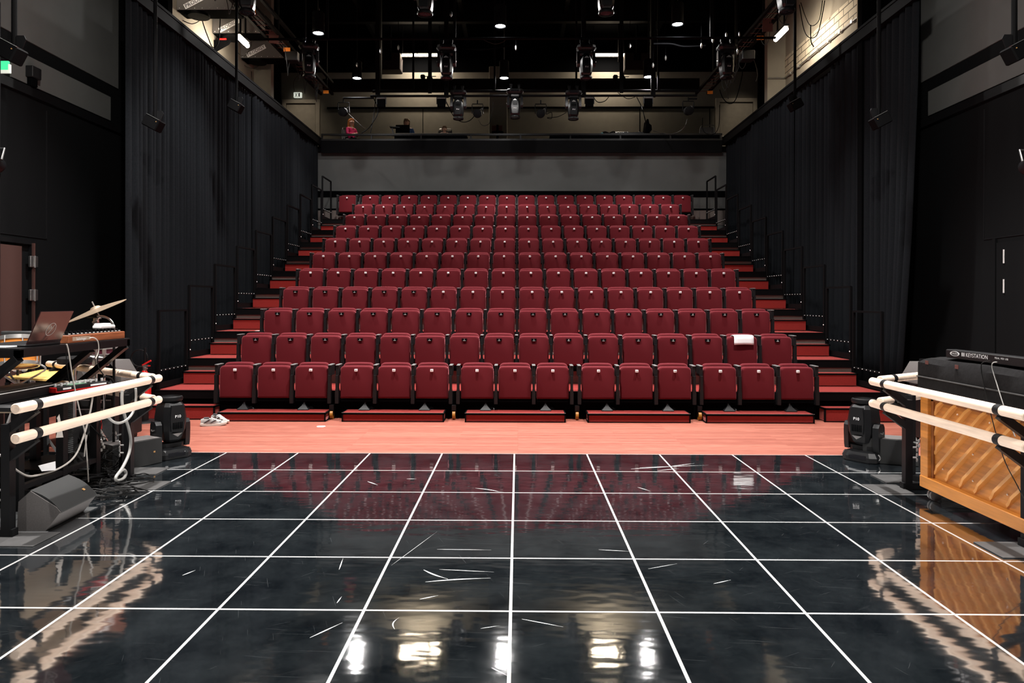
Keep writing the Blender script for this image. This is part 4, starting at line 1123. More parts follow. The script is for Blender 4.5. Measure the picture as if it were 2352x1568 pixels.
# ================================================================ ballet barres
def barre(label, A, B, n, ts, zU, zL, plates, wing):
    A, B = V((A[0], A[1], 0)), V((B[0], B[1], 0)); d = B - A; L = d.length; u = d / L; n = V((n[0], n[1], 0)).normalized() * .19
    t = thing('ballet_barre', label, 'ballet barre', A, group='ballet barres')
    for z, nm in ((zU, 'upper_bar'), (zL, 'lower_bar')):
        m = MB().lathe([(.030, 0), (.0355, .006), (.0355, L - .006), (.030, L)], 20, M4.Translation((0, 0, z)) @ u.to_track_quat('Z', 'Y').to_matrix().to_4x4())
        m.obj(nm, MT['barre'], t)
    for k in ts:
        c = u * k; p = c + n
        MB().bar(p, p + V((0, 0, zU - .135)), .062, .062, up=u).obj('post', MT['blackm'], t)
        MB().bar(p - n * .55 * 0 + V((0, 0, .035)), p + n.normalized() * .52 + V((0, 0, .035)), .06, .055).bar(p + V((0, 0, .035)), p - n.normalized() * .05 + V((0, 0, .035)), .06, .055).obj('foot', MT['blackm'], t)
        for z in (zU, zL):
            q = MB().bar(p + V((0, 0, z - .17)) - n * .05, c + V((0, 0, z - .036)), .055, .055, up=u)
            q.obj('bracket', MT['blackm'], t)
            m = u.to_track_quat('Z', 'Y').to_matrix().to_4x4()
            MB().lathe([(.0385, -.028), (.0385, .028)], 20, M4.Translation(c + V((0, 0, z))) @ m).obj('clamp', MT['plastic'], t)
        for z in wing:
            w = p + n.normalized() * .03 + V((0, 0, z)); q = MB().cyl(w, w + n.normalized() * .05, .008, n=8)
            for s_ in (-1, 1): q.ball(w + n.normalized() * .055 + V((0, 0, s_ * .022)), .014, 5, (.6, .6, 1.3))
            q.obj('wing_bolt', MT['chrome'], t)
    for x0, x1, y0, y1 in plates:
        MB().box(x0 - A.x, x1 - A.x, y0 - A.y, y1 - A.y, .0045, .012, .002).obj('base_plate', MT['plate'], t)
    return t
P1, P2 = atz(45, 1236), atz(302, 1107)
ZU, ZL = .925, .725
c1, c2 = at(85, 934, P1.y), at(342, 876, P2.y)
xb = (c1.x + c2.x) / 2; xpost = (P1.x + P2.x) / 2
LP = (xb, P1.y, P2.y)
barre('pale wooden double ballet barre on black posts before the keyboard table, left', (xb, P1.y - .20), (xb, P2.y + .17), (-1, 0), (.20, P2.y - P1.y + .20), ZU, ZL,
      [(xpost - .28, xb + .12, P1.y - .20, P1.y + .09), (xpost - .05, xb + .21, P2.y - .31, P2.y - .02)], (.33, .26))
a, b = atz(352, 868, ZU), atz(112, 837, ZU); a = V((max(a.x, xb - .12), a.y, 0)); dirv = (b - a); dirv.z = 0; dirv.normalize()
barre('pale wooden double ballet barre behind the keyboard table, left rear', a, V((b.x, b.y, 0)), (-.38, -.92), (.22, (V((b.x, b.y, 0)) - a).length - .22), ZU, ZL,
      [(a.x - .62, a.x + .02, a.y + .0, a.y + .28)], (.4,))
R1, R2 = atz(2345, 1256), atz(2063, 1122)
c1, c2 = at(2310, 937, R1.y), at(2025, 878, R2.y)
xr = (c1.x + c2.x) / 2; xrp = (R1.x + R2.x) / 2 - .015
barre('pale wooden double ballet barre on black posts before the piano, right', (xr, R1.y - .26), (xr, R2.y + .24), (1, 0), (.26, R2.y - R1.y + .26), ZU, ZL,
      [(xr - .12, xrp + .25, R1.y - .21, R1.y + .09), (xr - .15, xrp + .05, R2.y - .18, R2.y + .13)], (.37, .28))
a, b = atz(2004, 872, ZU), atz(2106, 861, ZU); dirv = V((b.x - a.x, b.y - a.y, 0)).normalized()
a = a + V((.10, .06, 0))
barre('pale wooden double ballet barre running back beside the rack, right rear', (a.x, a.y), (a.x + dirv.x * 1.75, a.y + dirv.y * 1.75), (.38, -.92), (.22, 1.5), ZU, ZL, [(a.x - .02, a.x + .40, a.y - .16, a.y + .14)], (.36,))

# ================================================================ piano, its back to the stage
pc = atz(2105, 1143); XP, YF, YN = pc.x + .05, pc.y + .03, 4.42
t = thing('upright_piano', 'upright piano with ribbed orange wood back under a black cover', 'piano', (XP, YF, 0))
Lp = YF - YN
MB().box(.08, .60, -Lp, 0, .13, 1.10).obj('case', MT['maroon'], t)
MB().box(.55, .86, -Lp, 0, .58, .72, .01).obj('keybed', MT['maroon'], t)
for y in (-.06, -Lp + .06): MB().box(.74, .82, y - .05, y + .05, .05, .58, .01).obj('front_leg', MT['maroon'], t)
MB().box(.045, .08, -Lp + .02, -.02, .19, .95).obj('soundboard', MT['piano'], t)
fr = MB().box(0, .08, -.105, 0, .115, .95, .004).box(0, .08, -Lp, -Lp + .105, .115, .95, .004).box(-.006, .08, -Lp, 0, .10, .195, .004).box(.01, .08, -Lp + .1, -.1, .88, .96)
fr.obj('back_frame', MT['piano'], t)
dk = MB().box(.03, .046, -Lp + .1, -.1, .83, .885).box(.03, .046, -.135, -.105, .19, .88)  # dark strips paint the shade inside the recess of the back frame
dk.obj('painted_shade_strip', mat('shaded_spruce', (.26, .085, .02), .5, noise=.2, nscale=4), t)
ylo, yhi, zlo, zhi = -Lp + .11, -.125, .20, .885
for i in range(15):
    y0 = .62 - i * .178; sl = .92                # z = zlo + (y0 - y) * sl, going up towards the camera
    pts = [(y, zlo + (y0 - y) * sl) for y in [y0 - k * .01 for k in range(0, 170)]]
    pts = [q for q in pts if ylo <= q[0] <= yhi and zlo + .01 <= q[1] <= zhi]
    if len(pts) < 12: continue
    rb = MB(); rings = []
    n_ = len(pts)
    for k in range(0, n_, 2):
        y, z = pts[k]; e = min(k, n_ - 1 - k) * .01
        h = .008 + .024 * min(1, max(0, (e - .02) / .06))
        nx = (.68 * .015, .73 * .015)
        rings.append([(.045, y - nx[0], z - nx[1]), (.045 - h, y - nx[0] * .8, z - nx[1] * .8), (.045 - h, y + nx[0] * .8, z + nx[1] * .8), (.045, y + nx[0], z + nx[1])])
    rb.loft(rings).obj('rib', MT['rib'], t)
sw = MB()
for i in range(7):
    for j in range(3): sw.ball((.043, -.25 - i * .19, .30 + j * .2 + .07 * (i % 2)), .008, 5)
sw.obj('dowel_pins', MT['barre'], t)
for x, y in ((.12, -.10), (.12, -Lp + .14), (.68, -.1), (.68, -Lp + .14)):
    q = MB()
    for s_ in (-1, 1): q.lathe([(.012, -.012), (.045, -.010), (.045, .010), (.012, .012)], 18, M4.Translation((x - .06, y + s_ * .017, .0505)) @ M4.Rotation(pi / 2, 4, 'X'))
    w = q.obj('castor_wheel', MT['steel'], t)
    MB().box(x - .12, x + .06, y - .06, y + .05, .098, .112).cyl((x - .06, y, .07), (x - .06, y, .1), .02).bar((x - .06, y - .005, .05), (x - .06, y - .005, .1), .012).obj('castor_bracket', MT['plastic'], t)
cv = MB()
prof = [(-.012, .905), (-.014, 1.02), (-.012, 1.14), (.02, 1.185), (.10, 1.198), (.5, 1.20), (.62, 1.185), (.645, 1.14), (.645, .80)]
inner = [(x * .97 + .008, z - .02) for x, z in prof]
rings = []
for k in range(13):
    f = k / 12; y = .02 - (Lp + .05) * f; e = .03 if k in (0, 12) else 0
    rings.append([(x + .004 * sin(k * 1.3 + i), y, z - (e if z > 1.15 else 0) + .003 * sin(k * .9 + i * .7)) for i, (x, z) in enumerate(prof)] + [(x, y, z) for x, z in inner[::-1]])
cv.loft(rings); cv.box(.0, .63, .008, .018, .91, 1.17).box(.0, .63, -Lp - .028, -Lp - .018, .91, 1.17)
cover = cv.obj('cover', MT['quilt'], t)
MB().tube([(-.018, .02, 1.025), (-.018, -Lp - .03, 1.025)], .006, 6, 1).obj('seam_piping', MT['plate'], cover)
for y in (-.12, -.52): MB().box(-.017, -.012, y - .02, y + .02, 1.135, 1.165).obj('red_label', MT['salmon'], cover)

# keyboard controller lying on the piano
k0 = atx(2172, 823, XP + .03)
t = thing('keyboard_controller', 'black keyboard controller lying on the covered piano', 'keyboard', (k0.x, k0.y, 1.207))
kl = 1.38
MB().box(0, .085, -kl, 0, 0, .066, .006).box(.08, .25, -kl, 0, 0, .036, .006).obj('body', MT['plastic'], t)
ky = MB()
for i in range(52): ky.box(.10, .245, -.05 - (i + 1) * .0232, -.052 - i * .0232, .034, .046)
ky.obj('white_keys', MT['white'], t)['kind'] = 'stuff'
rt = M4.Translation((-.0015, 0, .038)) @ M4.Rotation(-pi / 2, 4, 'Z')
MB().join(text_mb('88 KEYSTATION', .043), M4.Translation((0, -.36, 0)) @ rt).obj('lettering', MT['paper'], t, 0)
MB().join(text_mb('M-AUDIO', .021), M4.Translation((0, -.12, 0)) @ rt).lathe([(.05, -.001), (.058, -.001), (.058, .001), (.05, .001)], 24, M4.Translation((-.001, -.12, .038)) @ M4.Rotation(pi / 2, 4, 'Y') @ M4.Diagonal((.32, 1, 1, 1)), caps=False).obj('oval_logo', MT['paper'], t, 0)
MB().join(text_mb('PEDAL  MIDI  USB', .018), M4.Translation((0, -.66, .004)) @ rt).obj('port_lettering', MT['paper'], t, 0)
for pts, lab in (([(2276, 826), (2258, 830), (2254, 845), (2262, 890), (2273, 935), (2290, 1000), (2310, 1060), (2336, 1110), (2352, 1142)], 'thin black lead hanging from the keyboard controller down the piano back'),
                 ([(2290, 829), (2281, 831), (2279, 842), (2290, 880), (2306, 930), (2322, 975), (2332, 1000)], 'thin pale lead hanging from the keyboard controller to the barre')):
    P_ = [atx(*q, XP - .028) for q in pts]
    tag(MB().tube(P_, .0035, 6, 4).obj('lead', MT['bcable'] if 'black' in lab else MT['hose']), lab, 'cable')

# ================================================================ wedge monitors and other speakers
def wedge(label, loc, rz, L=.47, kind=0):
    t = thing('wedge_monitor', label, 'speaker', loc, rz, group='wedge monitors')
    # profile in xz, nose towards +x
    body = [(-.17, 0), (.03, 0), (.135, .135), (.105, .17), (-.075, .285), (-.16, .21)]
    MB().prism(body, 'y', 0, L).obj('cabinet', MT['speaker'], t)
    g = []
    for k in range(7):
        f = k / 6; x = .137 + (-.08 - .137) * f; z = .137 + (.290 - .137) * f; b_ = .022 * sin(pi * f)
        g.append((x + b_ * .58, z + b_ * .82))
    inn = [(x - .012, z - .016) for x, z in g]
    MB().prism(g + inn[::-1], 'y', .006, L - .006).obj('grille', MT['grille'], t)
    MB().box(-.012, .012, -.001, .001, -.01, .01).box(-.007, .007, -.0015, .0015, -.006, .006).obj('badge', MT['gold'], t).location = (.0, 0, 0)
    b = [c for c in kids(t) if c.name.startswith('badge')][0]
    b.location = (.085, L * .80, .1985); b.rotation_euler = (R(90), 0, R(90)); b.rotation_euler = (R(-55), 0, R(90))
    MB().box(-.175, -.15, L * .4, L * .6, .08, .15).obj('handle', MT['matte'], t)
    return t
w0 = atz(105, 1224)
wedge('grey wedge floor monitor lying in front of the left barre post', (w0.x - .03, w0.y, .008), R(2))
tag(MB().box(-.62, .12, -.10, .62, .0045, .0078).obj('floor_mat', MT['rubber'], None, 35, (w0.x - .10, w0.y - .02, 0)), 'dark rubber mat under the wedge monitor at the left', 'mat')
def upright_wedge(label, loc, rz, flip=1):
    t = thing('wedge_monitor', label, 'speaker', loc, rz, group='wedge monitors')
    L = .50 
    MB().prism([(-L, 0), (0, 0), (0, .25), (-.02, .255), (-L, .255)], 'y', .012, .24).obj('cabinet', MT['speaker'], t)
    n = 8; pr = [(-L * (1 - k / n), .0 - .018 * sin(pi * k / n)) for k in range(n + 1)]
    g = MB().loft([[(x, y, z) for x, y in pr] + [(0, .012, z), (-L, .012, z)] for z in (.004, .25)])
    g.obj('grille', MT['grille'], t)
    MB().box(-.098, -.080, -.0145, -.0125, .118, .134).obj('badge', MT['gold'], t)
    return t
e = atz(373, 1064); upright_wedge('dark speaker standing on end beside the left moving head light', (e.x, e.y, .005), R(58))
e = atz(2040, 1086); t = upright_wedge('dark speaker standing behind the right barre post', (e.x + .45, e.y + .28, .005), R(-24))

def rack(label, x0, x1, y, h, side):
    t = thing('equipment_rack', label, 'rack', (x0, y, 0), group='black equipment racks')
    w = x1 - x0
    MB().box(0, w, 0, .6, .06, h, .008).obj('case', MT['plastic'], t)
    s = MB()
    for i in range(5): s.box(.03, w - .03, -.012, .002, .14 + i * (h - .2) / 5, .14 + (i + .62) * (h - .2) / 5)
    s.obj('rack_units', MT['grille'], t)
    s = MB()
    for i in range(5): s.box(.03, w - .03, -.014, -.011, .14 + (i + .62) * (h - .2) / 5, .152 + (i + .62) * (h - .2) / 5)
    s.obj('unit_edges', MT['steel'], t)
    for x in (.06, w - .06):
        for yy in (.06, .54): MB().cyl((x - .015, yy, .035), (x + .015, yy, .035), .035, n=12).obj('wheel', MT['rubber'], t)
    return t
def top_speaker(label, loc, rz, m=1):
    t = thing('monitor_speaker', label, 'speaker', loc, rz, group='grey speakers on racks')
    MB().prism([(-.20 * m, 0), (.20 * m, 0), (.20 * m, .06), (.10 * m, .23), (-.20 * m, .23)], 'y', 0, .36).obj('cabinet', MT['speaker'], t)
    MB().lathe([(.12, 0), (.11, -.01), (.02, .03)], 20, M4.Translation((.0, -.003, .11)) @ M4.Rotation(pi / 2, 4, 'X'), caps=False).lathe([(.118, 0), (.118, .004), (.001, .004)], 20, M4.Translation((.0, .001, .11)) @ M4.Rotation(pi / 2, 4, 'X')).obj('woofer', MT['matte'], t)
    MB().cyl((.02, -.02, .21), (.02, .0, .21), .02).box(-.02, .06, -.03, -.02, .20, .22).obj('knob', MT['black'], t)
    return t
q = at(327, 900, 8.6)
rack('black equipment rack behind the left barre, in front of the steps', q.x - .62, q.x, 8.0, .72, 'left')
p = at(317, 880, 8.46); top_speaker('grey speaker on the left rack, nearer the steps', (p.x - .20, 8.1, .721), R(0))
top_speaker('grey speaker on the left rack, nearer the drums', (p.x - .63, 8.12, .721), R(-4))
p = at(2088, 900, 8.6)
rack('black equipment rack behind the piano, right', p.x, p.x + .62, 8.0, .72, 'right')
top_speaker('grey speaker on the right rack beside the piano', (at(2070, 880, 8.46).x + .20, 8.1, .721), R(0), -1)

# ================================================================ keyboard table and what stands on it
XT = -3.77
ya, yb = atx(45, 803, XT).y, atx(298.5, 781, XT).y
ZT = 1.285
t = thing('keyboard_table', 'black two tier keyboard table with slanted legs behind the left barre', 'table', (XT, ya, 0))
Lt = yb - ya; W = .70
MB().box(-W, 0, 0, Lt, ZT - .012, ZT).obj('table_top', MT['plastic'], t)
MB().box(-.045, 0, 0, Lt, ZT - .072, ZT - .012).box(-W, -W + .045, 0, Lt, ZT - .072, ZT - .012).box(-W, 0, 0, .045, ZT - .072, ZT - .012).box(-W, 0, Lt - .045, Lt, ZT - .072, ZT - .012).obj('apron', MT['blackm'], t)
for y in (.03, Lt * .62, Lt - .03):
    MB().bar((-.03, y, ZT - .075), (-.46, y, .86), .05, .075, up=(0, 1, 0)).obj('slanted_leg', MT['blackm'], t)
yl0, yl1 = -.02, 1.32
MB().box(-.78, .03, yl0, yl1, .806, .86, .02).obj('lower_shelf', MT['plastic'], t)
MB().box(-.76, .01, yl0 + .02, yl1 - .02, .797, .807).obj('shelf_underside', MT['ply'], t)
MB().box(-W + .05, -.05, .05, Lt - .05, ZT - .03, ZT - .0125).obj('top_underside', MT['ply'], t)
for x in (-.14, -.7):
    for y in (.18, .72, 1.2): MB().box(x - .032, x + .032, y - .032, y + .032, .0045, .797).obj('leg', MT['blackm'], t)
MB().box(-.72, -.12, .69, .75, .09, .13).box(-.16, -.11, .2, 1.2, .16, .20).obj('stretcher', MT['blackm'], t)

# laptop
l0, l1 = atx(60, 790, XT - .05), atx(137, 784, XT - .05)
t = thing('laptop', 'open dark laptop with a round emblem on the keyboard table', 'laptop', (XT - .06, l0.y, ZT + .001))
ll = l1.y - l0.y
MB().box(-.27, .02, 0, ll, 0, .018, .004).obj('base', MT['plastic'], t)
MB().loft([[(x, y, z) for x, y in ((0, 0), (.008, 0), (.008, ll), (0, ll))] for z in (0.0, .285)]).obj('lid', MT['laptop'], t)
lid = [c for c in kids(t) if c.name.startswith('lid')][0]
lid.location = (.005, 0, .016); lid.rotation_euler = (0, R(24), 0)
em = MB().lathe([(.052, -.0006), (.056, -.0006), (.056, .0006), (.052, .0006)], 28, M4.Translation((.009, ll * .52, .13)) @ M4.Rotation(pi / 2, 4, 'Y'), caps=False)
em.bar((.009, ll * .52 - .02, .09), (.009, ll * .52 + .025, .17), .001, .004).bar((.009, ll * .52 - .022, .165), (.009, ll * .52 + .004, .135), .001, .004)
em.obj('emblem', MT['hose'], lid)
# wooden synthesiser
s0, s1 = atx(158, 790, XT - .02), atx(287, 776, XT - .02)
ls = s1.y - s0.y
t = thing('desktop_synthesiser', 'brown wooden synthesiser with knobs on the keyboard table', 'synthesiser', (XT - .02, s0.y, ZT + .001))
MB().box(-.28, 0, 0, ls, .0, .068, .004).obj('case', MT['walnut'], t)
MB().box(-.265, -.02, .02, ls - .02, .068, .074).obj('panel', MT['plastic'], t)
kn = MB()
for i in range(14):
    for j in range(2): kn.cyl((-.05 - j * .08, .05 + i * (ls - .1) / 13, .074), (-.05 - j * .08, .05 + i * (ls - .1) / 13, .098), .012, .010, 8)
kn.obj('knobs', MT['black'], t)
kn = MB()
for i in range(14): kn.box(-.03, -.022, .04 + i * (ls - .1) / 13, .06 + i * (ls - .1) / 13, .074, .08)
kn.obj('scale_marks', MT['white'], t)
pl_ = MB().box(0, .003, .05, .30, .018, .052).obj('name_plate', mat('beige_plate', (.35, .26, .19), .5), t)
MB().join(text_mb('behringer', .036), M4.Translation((.0045, .17, .033)) @ M4.Rotation(pi / 2, 4, 'Z')).obj('lettering', MT['paper'], pl_, 0)
wp = MB().box(-.14, -.06, ls - .30, ls - .05, .1, .135, .01).box(-.15, -.07, ls - .26, ls - .10, .13, .15, .008)
o = wp.obj('white_plug_strip', MT['white']); o.location = (XT - .02, s0.y, ZT + .001); tag(o, 'white plug strip resting on the wooden synthesiser', 'power strip')
tag(MB().box(-.21, 0, 0, .30, 0, .012, .003).obj('white_tablet', MT['paper'], None, 35, (XT - .12, ya + .02, ZT + .001)), 'white sheet pad lying at the near end of the keyboard table', 'paper')
# lower tier: stage keyboard and red synthesiser
k0, k1 = atx(0, 902, XT - .15), atx(110, 883, XT - .15)
t = thing('stage_keyboard', 'long black stage keyboard on the lower shelf of the table', 'keyboard', (XT - .15, k0.y - .25, .861))
lk = k1.y - k0.y + .36
MB().box(-.33, 0, 0, lk, .0, .085, .006).obj('body', MT['plastic'], t)
MB().box(-.001, .002, .0, lk, .074, .08).obj('edge_strip', MT['white'], t)
kk = MB()
for i in range(26): kk.box(-.16, -.012, .03 + i * (lk - .06) / 26, .028 + (i + 1) * (lk - .06) / 26, .085, .096)
kk.obj('white_keys', MT['speaker'], t)
r0, r1 = atz(130, 890, .93), atz(250, 874, .93)
t = thing('red_synthesiser', 'red edged synthesiser with lit display on the lower shelf', 'synthesiser', (r0.x, r0.y, .862), math.atan2(r1.y - r0.y, r1.x - r0.x))
lr = (r1 - r0).length
MB().box(0, lr, -.0, .22, .012, .06, .006).obj('case', MT['redpaint'], t)
MB().box(.005, lr - .005, -.003, .215, .028, .0605, .004).obj('top_panel', MT['plastic'], t)
kn = MB()
for i in range(9): kn.cyl((.05 + i * .06, .07, .06), (.05 + i * .06, .07, .085), .010, n=8).cyl((.08 + i * .05, .15, .06), (.08 + i * .05, .15, .08), .008, n=8)
kn.obj('knobs', MT['white'], t)
MB().box(lr * .3, lr * .62, .03, .10, .0615, .064).obj('display', mat('green_display', (.25, .45, .3), .4, emit=(.3, .6, .4), estr=.15), t)
MB().box(.05, lr - .02, .12, .2, .061, .072).obj('white_keys', MT['white'], t)
MB().box(.06, .14, -.0045, -.003, .036, .05).box(lr - .2, lr - .03, -.0045, -.003, .036, .05).obj('front_marks', MT['paper'], t)
p = atz(138, 902, .862)
tag(MB().box(-.06, .08, -.05, .05, 0, .03, .006).obj('orange_box', MT['orange'], None, 35, (p.x - .05, p.y, .862)), 'small orange and white box on the lower shelf below the red synthesiser', 'box')
# vibraphone with yellow bars behind the table
ZX = .85
c_ = [atz(18, 869, ZX), atz(82, 873, ZX), atz(150, 857, ZX), atz(96, 846, ZX)]
t = thing('xylophone', 'xylophone with yellow wooden bars behind the keyboard table', 'xylophone', (c_[0].x, c_[0].y, 0))
o_ = c_[0].copy(); o_.z = 0; e1 = (c_[2] - c_[1]); e2 = (c_[1] - c_[0])
e1.z = e2.z = 0; e2 = e2.normalized() * .62; 
e0 = V((0, 0, 0))
nb = 13
for i in range(nb):
    f = i / nb; b_ = e0 + e2 * 0 + V((0, 0, ZX)) + e1 * (f * 1.15)
    q = MB().bar(b_ + e1.normalized() * .02, b_ + e1.normalized() * .02 + e2 * (1.0 - .35 * f) + V((0, 0, 0)), e1.length * 1.15 / nb * .82, .02)
    q.obj('bar', MT['yellowbar'], t)
MB().bar(V((0, 0, ZX - .035)), e1 * 1.15 + V((0, 0, ZX - .035)), .04, .05).bar(e2 + V((0, 0, ZX - .035)), e1 * 1.15 + e2 * .65 + V((0, 0, ZX - .035)), .04, .05).obj('frame', MT['matte'], t)
for a_ in (e0, e1 * 1.1, e2 * .95, e1 * 1.1 + e2 * .62): MB().bar(a_ + V((0, 0, .0045)), a_ + V((0, 0, ZX - .05)), .035).obj('leg', MT['blackm'], t)
p = atz(40, 849, 1.02); 
for px, w_ in ((36, 'left'), (56, 'right')):
    p = atz(px, 852, ZX + .03); m_ = MB().ball((0, 0, 0), .028, 8, (1.2, 1, 1)); t2 = thing('mallet', f'soft pale mallet lying on the xylophone, {w_} one', 'mallet', (p.x, p.y, ZX + .04), group='mallets on the xylophone')
    m_.obj('head', MT['paper'], t2); MB().cyl((0, 0, -.005), (-.3, -.1, -.012), .005).obj('stick', MT['barre'], t2)
# tom drum with orange shell
p = at(42, 781, 7.0)
t = thing('tom_drum', 'orange tom drum with brown head behind the keyboard table', 'drum', (p.x, 7.0, 0))
dz = p.z; m_ = M4.Translation((0, 0, dz)) @ M4.Rotation(R(-12), 4, 'X') @ M4.Rotation(R(-8), 4, 'Y')
MB().lathe([(.165, -.26), (.175, -.22), (.178, -.02)], 28, m_).obj('shell', MT['orange'], t)
MB().lathe([(.176, -.025), (.190, -.025), (.190, .012), (.180, .016), (.172, .010)], 28, m_, caps=False).lathe([(.170, -.275), (.182, -.275), (.182, -.24), (.172, -.24)], 28, m_, caps=False).obj('hoop', MT['chrome'], t)
MB().lathe([(.001, .005), (.172, .004), (.172, -.004)], 28, m_).obj('drum_head', MT['drumhead'], t)
lg = MB()
for i in range(8):
    a_ = 2 * pi * i / 8; lg.cyl(m_ @ V((.192 * cos(a_), .192 * sin(a_), .01)), m_ @ V((.188 * cos(a_), .188 * sin(a_), -.26)), .006, n=6).ball(m_ @ V((.186 * cos(a_), .186 * sin(a_), -.12)), .02, 5)
lg.obj('lugs', MT['chrome'], t)
for a_ in (30, 150, 270): MB().tube([(0, 0, dz - .45), (.22 * cos(R(a_)), .22 * sin(R(a_)), dz - .32), (.19 * cos(R(a_)), .19 * sin(R(a_)), dz - .26)], .010).bar((0, 0, dz - .55), (.38 * cos(R(a_)), .38 * sin(R(a_)), .016), .02).obj('leg', MT['chrome'], t)
MB().cyl((0, 0, .28), (0, 0, dz - .40), .014).obj('stand_pole', MT['chrome'], t)
p = at(38, 767, 7.4)
t = thing('practice_pad', 'dark flat bar pad behind the tom drum', 'pad', (p.x, 7.42, p.z))
MB().box(-.16, .16, -.04, .04, -.022, .022, .01).obj('pad', MT['rubber'], t)
MB().cyl((0, 0, -.02), (0, 0, -p.z + .003), .012).cyl((0, 0, -p.z + .003), (0, 0, -p.z + .02), .14).obj('stand', MT['blackm'], t)
# cymbal on its stand
p = at(221, 713, 7.02)
t = thing('cymbal', 'large tilted bronze cymbal on a chrome stand above the synthesiser', 'cymbal', (p.x, 7.02, 0))
m_ = M4.Translation((0, 0, p.z)) @ M4.Rotation(R(-24), 4, V((-.51, .86, 0))) @ M4.Rotation(R(2.5), 4, V((.86, .51, 0)))
MB().lathe([(.012, .038), (.035, .034), (.052, .018), (.10, .012), (.20, .002), (.285, -.010), (.285, -.0125), (.20, -.001), (.10, .009), (.05, .014), (.012, .034)], 40, m_, caps=False).obj('plate', MT['brass'], t)
st = MB().cyl((.0, 0, .62), (.0, 0, p.z - .10), .0125).cyl(m_ @ V((0, 0, -.10)), m_ @ V((0, 0, .09)), .006)
st.obj('pole', MT['chrome'], t)
MB().ball((0, 0, p.z - .10), .026, 6, (1, 1, 1.2)).cyl((-.03, 0, p.z - .13), (.03, 0, p.z - .07), .014).box(-.02, .02, -.02, .02, p.z - .19, p.z - .11).obj('tilter', MT['chrome'], t)
MB().cyl((0, 0, .12), (0, 0, .66), .0175).obj('lower_pole', MT['chrome'], t)
MB().cyl((-.028, 0, .64), (.028, 0, .64), .026, n=10).box(-.05, .05, -.006, .006, .63, .66).obj('height_clamp', MT['steel'], t)
for a_ in (80, 200, 320): MB().bar((.02 * cos(R(a_)), .02 * sin(R(a_)), .40), (.30 * cos(R(a_)), .30 * sin(R(a_)), .018), .022, .012).ball((.30 * cos(R(a_)), .30 * sin(R(a_)), .022), .018, 5).obj('leg', MT['chrome'], t)
# snare like drums on a holder
for px, py, d, w_, r in ((240, 808, 7.68, 'upper', .128), (217, 830, 7.72, 'lower', .138)):
    p = at(px, py, d)
    t = thing('small_drum', f'small maroon drum with chrome fittings under the cymbal, {w_} one', 'drum', (p.x, d, 0), group='small maroon drums')
    m_ = M4.Translation((0, 0, p.z)) @ M4.Rotation(R(8 if w_ == 'lower' else -3), 4, 'Y')
    MB().lathe([(r, -.028), (r, .028)], 24, m_).obj('shell', MT['maroon'], t)
    MB().lathe([(r, .024), (r + .010, .024), (r + .010, .036), (r - .006, .038)], 24, m_, caps=False).lathe([(r, -.036), (r + .010, -.036), (r + .010, -.024), (r, -.024)], 24, m_, caps=False).obj('hoop', MT['chrome'], t)
    MB().lathe([(.001, .034), (r, .034)], 24, m_, caps=False).obj('drum_head', MT['white'], t)
    lg = MB()
    for i in range(6):
        a_ = 2 * pi * i / 6; lg.box((r + .012) * cos(a_) - .014, (r + .012) * cos(a_) + .014, (r + .012) * sin(a_) - .014, (r + .012) * sin(a_) + .014, p.z - .03, p.z + .03)
    lg.obj('lugs', MT['chrome'], t)
    MB().cyl((0, 0, .0), (0, 0, p.z - .03), .011).cyl((0, 0, .004), (0, 0, .02), .12).bar((0, 0, p.z - .06), (.11, .02, p.z - .03), .014).bar((0, 0, p.z - .06), (-.11, .02, p.z - .03), .014).obj('stand', MT['chrome'], t)
p = at(158, 832, 7.3)
t = thing('drum_stool', 'round black drum stool behind the left barre', 'stool', (p.x, 7.4, 0))
MB().lathe([(.14, -.03), (.16, -.02), (.16, .03), (.13, .045)], 24, M4.Translation((0, 0, p.z))).obj('seat', MT['quilt'], t)
MB().cyl((0, 0, .25), (0, 0, p.z - .03), .016).obj('pole', MT['chrome'], t)
for a_ in (20, 140, 260): MB().bar((0, 0, .34), (.28 * cos(R(a_)), .28 * sin(R(a_)), .02), .022).obj('leg', MT['chrome'], t)
# arched mic arm with dark gooseneck
t = thing('gooseneck_microphone', 'curved gooseneck arm rising behind the synthesiser', 'microphone', (at(262, 770, 6.95).x, 6.95, 0))
P_ = [at(262, 790, 6.95), at(262, 755, 6.95), at(255, 738, 6.95), at(240, 729, 6.95), at(224, 728, 6.95)]
MB().tube([q - V(t.location) for q in P_], .011, 8, 5).obj('neck', MT['steel'], t)
MB().cyl(P_[-1] - V(t.location), P_[-1] - V(t.location) + V((-.10, 0, .005)), .02, n=10).obj('capsule', MT['blackm'], t)
MB().cyl((0, 0, 0.0), (0, 0, P_[0].z), .012).cyl((0, 0, 0), (0, 0, .02), .13).obj('stand', MT['blackm'], t)
# ribbed column stand
p = atz(157, 1110); p = V((at(157, 1000, 6.25).x, 6.25, 0))
t = thing('bellows_column', 'black ribbed column standing under the keyboard table', 'column', p)
pr = []
for i in range(26): pr += [(.034, .30 + i * .0175), (.041, .309 + i * .0175)]
MB().lathe(pr, 16).obj('ribbed_sleeve', MT['rubber'], t)
MB().cyl((0, 0, .02), (0, 0, .79), .022).cyl((0, 0, .005), (0, 0, .03), .15, n=18).obj('core', MT['blackm'], t)
# beige cloth tied to the leg
P_ = [atx(x, y, XT - .02) for x, y in ((131, 962), (137, 953), (141, 975), (146, 1006), (129, 1007), (134, 985), (133, 966))]
m_ = MB(); m_.loft([P_, [q + V((-.01, .012, 0)) for q in P_]])
tag(m_.obj('cloth_strip', MT['cable'], None, 35), 'pale cloth strip hung on a table leg behind the left barre', 'cloth')

